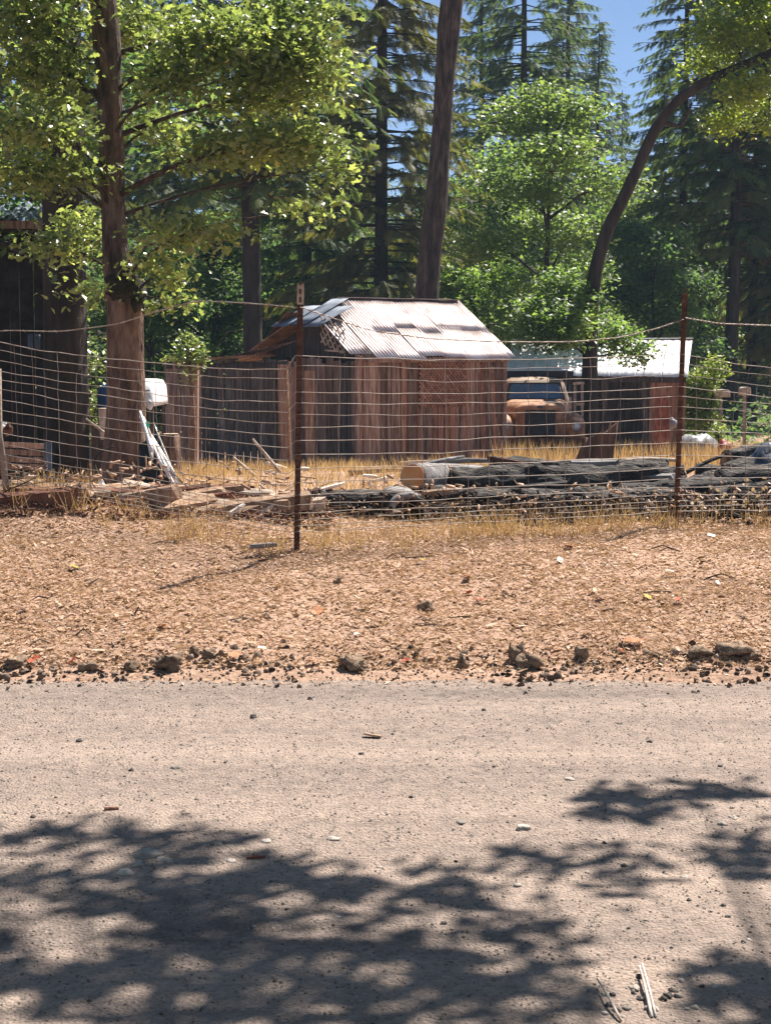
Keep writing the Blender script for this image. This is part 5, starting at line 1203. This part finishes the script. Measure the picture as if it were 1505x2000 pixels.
# dry straw lying and standing on the verge
def blades(name, x, y, h, w, lean, m, label, cat, rb=.5, rs=.2, dz=0.0):
    N = len(x); z = gz(x, y) + dz; d = np.stack([rng.normal(0, lean, N), rng.normal(0, lean, N), np.ones(N)], 1); up = np.stack([rng.normal(size=N), rng.normal(size=N) - 1.0, rng.normal(size=N) * .2], 1)
    o = scatter(name, BLADE_V, BLADE_F, np.stack([x, y, z], 1), axis_frames(d, up), np.stack([w, h, w], 1), np.clip(rng.normal(rb, rs, N), 0, 1), m)
    return tag(o, label, cat, kind='stuff')
x, y = in_view(100000, 7.68, 12.4, 1.2); keep = rng.random(len(x)) < np.clip(.85 - .8 * patch(x, y, 1.3, 15) + .4 * patch(x, y, 4, 16), .2, 1); x, y = x[keep], y[keep]; N = len(x)
blades('dry_grass', x, y, rng.uniform(.015, .07, N), rng.uniform(.0025, .006, N), 3.2, 'litter', 'short dry straw scattered over the verge', 'grass', .6)
# taller dry weeds along the fence line
x = []; y = []
for k in range(150):
    t = random.random(); b = random.choice((1, 1, 2, 2, 2, 3)); p = FPz[b].lerp(FPz[b + 1], t); n = random.randint(8, 22)
    cx_, cy_ = p.x + random.uniform(-.1, .1), p.y + random.uniform(-.25, .45); x += list(rng.normal(cx_, .05, n)); y += list(rng.normal(cy_, .05, n))
x, y = np.array(x), np.array(y); N = len(x)
blades('fence_weeds', x, y, rng.uniform(.06, .26, N), rng.uniform(.003, .006, N), .38, 'straw', 'dry weeds growing through the foot of the wire fence', 'weeds', .45)
# weed stalks with seed heads
x2 = x[::3] + .02; y2 = y[::3]; N = len(x2); zz_ = gz(x2, y2) + rng.uniform(.05, .3, N)
o = scatter('weed_heads', CURL_V, CURL_F, np.stack([x2, y2, zz_], 1), frames(runit(N), rng.random(N) * 6), rng.uniform(.01, .024, N), np.clip(rng.normal(.65, .2, N), 0, 1), 'litter'); tag(o, 'small dry seed heads among the fence weeds', 'weeds', kind='stuff')
n = 60; px_ = rng.uniform(1345, 1500, n); Y_ = rng.uniform(11.3, 11.9, n); x2 = (px_ - CX) / FPX * Y_; z0_ = gz(x2, Y_); hh = rng.uniform(.1, .36, n)
o = scatter('pale_seed_heads', CURL_V, CURL_F, np.stack([x2, Y_, z0_ + hh], 1), frames(runit(n), rng.random(n) * 6), rng.uniform(.025, .04, n), rng.uniform(.8, 1, n), 'litter'); tag(o, 'pale papery seed heads on stalks right of the second post', 'weeds', kind='stuff')
blades('seed_stalks', x2, Y_, hh + .01, np.full(n, .004), .02, 'straw', 'dry upright stalks carrying the pale seed heads', 'weeds', .5)
# tall yellow grass in the yard
x, y = in_view(52000, 14.0, 41.0, 1.2, 1.0, .12); k = patch(x, y, .55, 6)
keep = (k > .02) & ~((x < -1.2) & (y > 27)) ; x, y, k = x[keep], y[keep], k[keep]; N = len(x)
far = np.clip((y - 20) / 8, 0, 1)
h = rng.uniform(.05, .24, N) * (1 + .35 * k) * (1 + .45 * far * (x > 0)); w = rng.uniform(.006, .011, N) * (1 + far)
blades('yard_grass', x, y, h, w, .3, 'straw', 'tall dry yellow grass covering the yard behind the woodpile', 'grass', .55, .22)
x, y = in_view(6000, 24.5, 31.0, 1.2); keep = (x > 2.0); x, y = x[keep], y[keep]; N = len(x)
blades('seed_grass', x, y, rng.uniform(.3, .58, N), rng.uniform(.012, .02, N), .22, 'straw', 'taller seed-headed grass before the old truck', 'grass', .42, .2)
# shaded ground cover under the trees
x, y = in_view(14000, 42, 64, 1.2, 1, .1); N = len(x)
P = np.stack([x, y, gz(x, y) + rng.random(N) ** 2 * 1.1], 1)
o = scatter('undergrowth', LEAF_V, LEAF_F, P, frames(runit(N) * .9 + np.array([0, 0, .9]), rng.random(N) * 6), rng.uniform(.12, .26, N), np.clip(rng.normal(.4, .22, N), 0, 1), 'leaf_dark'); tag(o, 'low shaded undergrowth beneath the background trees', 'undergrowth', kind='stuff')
# bark chips, twigs and rot along the berm
def strew(name, n, x0, x1, y0, y1, lw, m, label, cat, rb=.4, zup=.05, tilt=.5):
    x = rng.uniform(x0, x1, n); y = np.clip(rng.normal((y0 + y1) / 2, (y1 - y0) / 3.2, n), y0, y1); z = gz(x, y) + rng.random(n) ** 1.5 * zup
    d = runit(n) * np.array([1, .7, tilt]); L_ = rng.uniform(*lw[0], n); W_ = rng.uniform(*lw[1], n)
    tv = [(-.5, -.5, -.5), (.5, -.5, -.4), (.4, .5, -.5), (-.45, .45, -.4), (-.5, -.5, .5), (.45, -.4, .5), (.5, .45, .4), (-.4, .5, .5)]
    o = scatter(name, tv, [[(0, 3, 2, 1), (4, 5, 6, 7), (0, 1, 5, 4), (1, 2, 6, 5), (2, 3, 7, 6), (3, 0, 4, 7)]], np.stack([x, y, z], 1), axis_frames(d, runit(n) + np.array([0, 0, .3])), np.stack([W_, L_, W_ * .6], 1), np.clip(rng.normal(rb, .24, n), 0, 1), m)
    return tag(o, label, cat, kind='stuff')
strew('bark_chips', 9000, -3.6, -.4, 11.0, 12.8, ((.012, .07), (.004, .016)), 'bark_chip', 'reddish bark chips and rot heaped along the berm', 'bark', .42, .05)
strew('wood_debris', 5200, -.6, 3.9, 11.7, 13.8, ((.015, .12), (.006, .026)), 'dark_chip', 'dark bark and wood debris around the log pile', 'debris', .3, .2)
strew('pale_chips', 900, -3.0, 3.4, 11.6, 14.0, ((.02, .1), (.008, .025)), 'litter', 'pale wood chips scattered over berm and pile', 'chips', .6, .3)
def twig_field(name, n, x0, x1, y0, y1, L0, L1, label, up=.35, zup=.12):
    v, f, rn = [], [], []; k = 0; m_ = MB()
    for i in range(n):
        a_ = random.uniform(x0, x1); b_ = random.uniform(y0, y1); p = Vector((a_, b_, ground(a_, b_) + random.random() * zup)); L_ = random.uniform(L0, L1); an = random.uniform(0, 6.283); d_ = Vector((math.cos(an), math.sin(an) * .6, random.uniform(-.1, up)))
        m_.tube([p, p + d_ * L_ * .5 + Vector((0, 0, random.uniform(-.03, .04))), p + d_ * L_], [.006, .005, .002], 3, False)
        rn += [random.random()] * 9
    o = np_mesh(name, np.array(m_.v), [np.array(m_.f)], 'twig', rn); return tag(o, label, 'twigs', kind='stuff')
twig_field('twigs', 260, -3.6, 3.7, 11.2, 13.8, .15, .6, 'loose dry twigs tangled over berm and log pile')
twig_field('verge_twigs', 130, -2.6, 2.9, 7.7, 10.8, .05, .22, 'small broken twigs lying on the verge litter', .05, .01)

# ---- dirt clods along the road edge, the big ones each their own
def clod(px, py, Y, w, h, label, m='clod', name='dirt_clod', seed=0, group='dirt clods along the road edge'):
    p = gp(px, Y); o = MB().blob((0, 0, h * .28), (w / 2, w * .42, h * .62), seed, 16, 10, .8, seed).build(name, m, None, True); o.location = p; return tag(o, label, 'clod', group)
for k, (px, Y, w, h, lab) in enumerate(((330, 7.68, .13, .07, 'wide crumbly clod at the road edge, left half'), (692, 7.7, .15, .07, 'solitary oval clod at the road edge below the first post'), (1010, 7.82, .08, .09, 'upright dark clod at the road edge, tallest'),
        (1035, 7.74, .12, .07, 'broad clod touching the tallest dark one'), (905, 7.72, .06, .06, 'small round clod left of the tallest one'), (1140, 7.82, .065, .07, 'dark blocky clod right of the tallest one'),
        (20, 7.72, .12, .05, 'flat clod at the left end of the road edge'), (165, 7.66, .09, .05, 'low clod between left edge and the wide crumbly one'), (375, 7.82, .06, .05, 'dark lump right behind the wide crumbly clod'), (400, 7.78, .06, .05, 'dark lump rightmost of those by the wide crumbly clod'),
        (250, 7.7, .08, .045, 'small clod just left of the wide crumbly one'), (835, 8.6, .085, .06, 'dark clod lying alone in the middle of the verge'), (1440, 7.85, .2, .06, 'long low clod near the right end of the road edge'), (1375, 7.84, .12, .045, 'low dark clod left of the long one at right'), (1480, 7.8, .1, .04, 'clod at the right end of the road edge'), (660, 9.15, .05, .04, 'small dark lump on the verge above the oval clod'))):
    clod(px, 0, Y, w, h, lab, seed=k * 1.7 + .3)
n = 2600; x, y = in_view(n, 7.3, 8.0, 1.3); n = len(x); y = 7.67 + rng.normal(0, .13, n) + .08 * patch(x, y * 0, 1.7, 3); z = gz(x, y); s = .003 + .017 * rng.random(n) ** 2.2 * (.4 + np.clip(patch(x, y, 2.2, 8) * 2 + .5, 0, 1))
o = scatter('crumbled_dirt', PEB_V, PEB_F, np.stack([x, y, z + s * .2], 1), frames(runit(n), rng.random(n) * 6), s, np.clip(rng.normal(.4, .22, n), 0, 1), 'soil'); tag(o, 'crumbled dirt and pebbles heaped along the road edge', 'dirt', kind='stuff')
# ---- loose gravel on the road
n = 7000; x, y = in_view(n, 3.45, 7.6, 1.2, .8); n = len(x); z = np.array([road_z(a_, b_) for a_, b_ in zip(x, y)]); s = .003 + .0048 * rng.random(n) ** 2.2
o = scatter('gravel', PEB_V, PEB_F, np.stack([x, y, z + s * .25], 1), frames(runit(n) * .4 + np.array([0, 0, 1.]), rng.random(n) * 6.28), np.stack([s, s * rng.uniform(.6, 1, n), s * rng.uniform(.5, .9, n)], 1), np.clip(rng.normal(.45, .28, n), 0, 1), 'gravel'); tag(o, 'fine loose gravel strewn over the road', 'gravel', kind='stuff')
n = 24000; x, y = in_view(n, 3.45, 7.6, 1.2, .8); n = len(x); z = np.array([road_z(a_, b_) for a_, b_ in zip(x, y)]); s = rng.uniform(.002, .0048, n)
o = scatter('road_grit', CRUMB_V, CRUMB_F, np.stack([x, y, z + s * .3], 1), frames(runit(n) * .4 + np.array([0, 0, 1.]), rng.random(n) * 6.28), s, np.clip(rng.normal(.3, .3, n), 0, 1), 'gravel'); tag(o, 'fine grit lying between the loose gravel', 'grit', kind='stuff')
# bigger stones on the road
def road_pt(px, py):
    d_ = ray(px, py); t = -CAM_Z / d_.z; p = Vector((0, 0, CAM_Z)) + d_ * t; p.z = road_z(p.x, p.y); return p
def stone(px, py, w, label, m='stone', group='loose stones on the gravel road', flat=.42, seed=0):
    p = road_pt(px, py); Y = p.y; ww = w / (FPX / p.length if False else FPX / Y); o = MB().blob((0, 0, ww * flat * .0), (ww / 2, ww * .4, ww * flat / 2), seed, 12, 8, .5, seed).build('stone', m, None, True); o.location = p; return tag(o, label, 'stone', group)
pale = [(425, 1642, 26), (452, 1672, 24), (246, 1694, 40), (270, 1680, 30), (650, 1633, 26), (1022, 1615, 34), (685, 1621, 12), (290, 1662, 60), (320, 1672, 36), (520, 1635, 26), (1146, 1692, 14), (1180, 1640, 12), (740, 1683, 14), (660, 1785, 14), (1335, 1698, 18), (1110, 1526, 20), (1462, 1832, 14), (900, 1604, 22), (1010, 1718, 22), (345, 1498, 22), (1430, 1597, 22), (1408, 1610, 24)]
for k, (px, py, w) in enumerate(pale): stone(px, py, w, {5: 'pale stone alone in the sunlit middle of the road', 2: 'pale flat stone in the tree shadow at left', 7: 'largest pale flat stone half in the tree shadow at left'}.get(k, 'loose pale stone on the dusty gravel road'), seed=k * 2.3)
for k, (px, py, w) in enumerate(((1405, 1497, 12), (257, 1504, 12), (1268, 1442, 12), (155, 1437, 14), (766, 1426, 8), (945, 1385, 10), (605, 1362, 14), (1180, 1641, 10), (1218, 1680, 14), (1255, 1745, 10), (1345, 1750, 12), (1412, 1762, 14), (1420, 1785, 12), (1226, 1808, 10), (1450, 1838, 12), (866, 1799, 14), (964, 1497, 10), (705, 1466, 12), (495, 1397, 18), (1132, 1602, 9), (65, 1590, 12), (440, 1488, 8), (802, 1558, 10), (1296, 1690, 10), (890, 1672, 9), (560, 1770, 10))):
    stone(px, py, w, 'small dark stone lying on the gravel road', 'stone_dark', 'small dark stones on the gravel road', .8, k * 1.3 + 50)
for k in range(26):
    px = random.gauss(1275, 55); py = random.gauss(1950, 30); stone(px, py, random.uniform(12, 24), 'pebble in the cluster by the dry stalks at the bottom edge', random.choice(['stone', 'stone', 'stone_dark']), 'pebbles clustered by the dry stalks', .7, k * 3.1)
p0, p1 = road_pt(1212, 1995), road_pt(1165, 1925); stick('dry_stalk', p0 + Vector((0, 0, .004)), p1 + Vector((0, 0, .02)), .0035, 'wood_pale', 'thin dry stalk slanting left among the bottom pebbles', 'stalk', .006)
p0, p1 = road_pt(1272, 1985), road_pt(1248, 1900); stick('dry_stalk', p0 + Vector((0, 0, .004)), p1 + Vector((0, 0, .02)), .0042, 'wood_white', 'pale forked stalk standing among the bottom pebbles, left arm', 'stalk', .006)
p0, p1 = road_pt(1280, 1985), road_pt(1253, 1902); stick('dry_stalk', p0 + Vector((0, 0, .004)), p1 + Vector((0, 0, .03)), .003, 'wood_white', 'pale forked stalk standing among the bottom pebbles, right arm', 'stalk', .006)
o = chunk('wood_chip', 728, 1430, 6.57, (.072, .03, .012), -.3, .1, 'wood_tan', 'tan wood chip lying alone in the middle of the road', 'wood chip'); o.location = road_pt(728, 1431) + Vector((0, 0, .01))
o = chunk('wood_chip', 218, 1577, 6.57, (.05, .012, .01), .1, 0, 'wood_rot', 'dark sliver of wood on the sunlit road at left', 'wood chip'); o.location = road_pt(218, 1577) + Vector((0, 0, .006))
o = chunk('wood_chip', 500, 1667, 6.57, (.06, .012, .01), .1, 0, 'wood_rot', 'dark sliver of wood at the edge of the tree shadow', 'wood chip'); o.location = road_pt(500, 1667) + Vector((0, 0, .006))
# ---- single bright leaves on the verge
lv = bpy.data.meshes.new('fallen_leaf'); lv.from_pydata([tuple(q) for q in CURL_V], [], [tuple(q) for q in CURL_F[0]])
def flat_mat(nm, c):
    return mat(nm, [tuple(v * .8 for v in c), c, tuple(min(1, v * 1.2) for v in c)], 10, .7, .2, rnd=.25)
LM = {'red': flat_mat('red_leaf', (.4, .085, .035)), 'yellow': flat_mat('yellow_leaf', (.42, .33, .05)), 'pale': flat_mat('pale_leaf', (.72, .64, .54)), 'orange': flat_mat('orange_leaf', (.5, .2, .08))}
LMESH = {}
for k_, m_ in LM.items(): q_ = lv.copy(); q_.materials.append(m_); LMESH[k_] = q_
spec_ = [('orange', 1215, 1258, 44), ('red', 1325, 1171, 22), ('red', 1165, 1168, 20), ('red', 930, 1172, 22), ('red', 915, 1158, 18), ('orange', 1112, 1070, 26), ('orange', 915, 1125, 26), ('yellow', 1380, 1090, 24), ('yellow', 1255, 1165, 34), ('yellow', 815, 1097, 20), ('pale', 1010, 1160, 28), ('pale', 983, 1160, 20), ('pale', 1093, 1092, 18), ('pale', 1396, 1050, 16), ('pale', 40, 1190, 24), ('pale', 1315, 1120, 16), ('pale', 1398, 1137, 14), ('orange', 625, 1190, 30), ('orange', 320, 1225, 26), ('red', 76, 1285, 26), ('red', 150, 1287, 22), ('orange', 465, 1280, 34), ('red', 1205, 1270, 20), ('yellow', 140, 1110, 22), ('pale', 1270, 1280, 18), ('pale', 210, 1308, 22), ('pale', 380, 1340, 20), ('red', 800, 1290, 18), ('red', 850, 1288, 20), ('pale', 700, 1240, 16), ('pale', 520, 1270, 18), ('orange', 600, 1295, 26)]
for c_, px, py, w in spec_:
    d_ = ray(px, py); Y = 7.5
    for _ in range(300):
        q = Vector((0, 0, CAM_Z)) + d_ * (Y / d_.y)
        if q.z <= ground(q.x, q.y) + .02: break
        Y += .02
    o = bpy.data.objects.new('fallen_leaf', LMESH[c_]); C.objects.link(o); o.location = q + Vector((0, 0, .012)); s_ = w / ppm(Y); o.scale = (s_, s_, s_ * .7); o.rotation_euler = (random.uniform(-.7, .2), random.uniform(-.4, .4), random.uniform(0, 6.28))
    tag(o, '%s fallen leaf on the dry roadside verge' % {'pale': 'bleached pale', 'red': 'dark red', 'orange': 'orange', 'yellow': 'yellow-green'}[c_], 'leaf', '%s leaves on the verge' % c_)
# ---- the hazy air of the valley
hz_ = MB().box((0, 1120, 63.5), (6400, 4000, 131)).build('haze', 'hill'); hz_.data.materials.clear()
hm = bpy.data.materials.new('haze_air'); hm.use_nodes = True; nt = hm.node_tree; nt.nodes.clear()
pv = nt.nodes.new('ShaderNodeVolumePrincipled'); pv.inputs['Color'].default_value = (.55, .78, 1, 1); pv.inputs['Density'].default_value = .0006; pv.inputs['Anisotropy'].default_value = 0
nt.links.new(pv.outputs[0], nt.nodes.new('ShaderNodeOutputMaterial').inputs['Volume']); hz_.data.materials.append(hm)
tag(hz_, 'thin bluish haze filling the valley air', 'haze', kind='stuff'); hz_.display_type = 'WIRE'
for o in bpy.data.objects:
    if o.name.split('.')[0] in ('branches', 'stems'): o['kind'] = 'stuff'
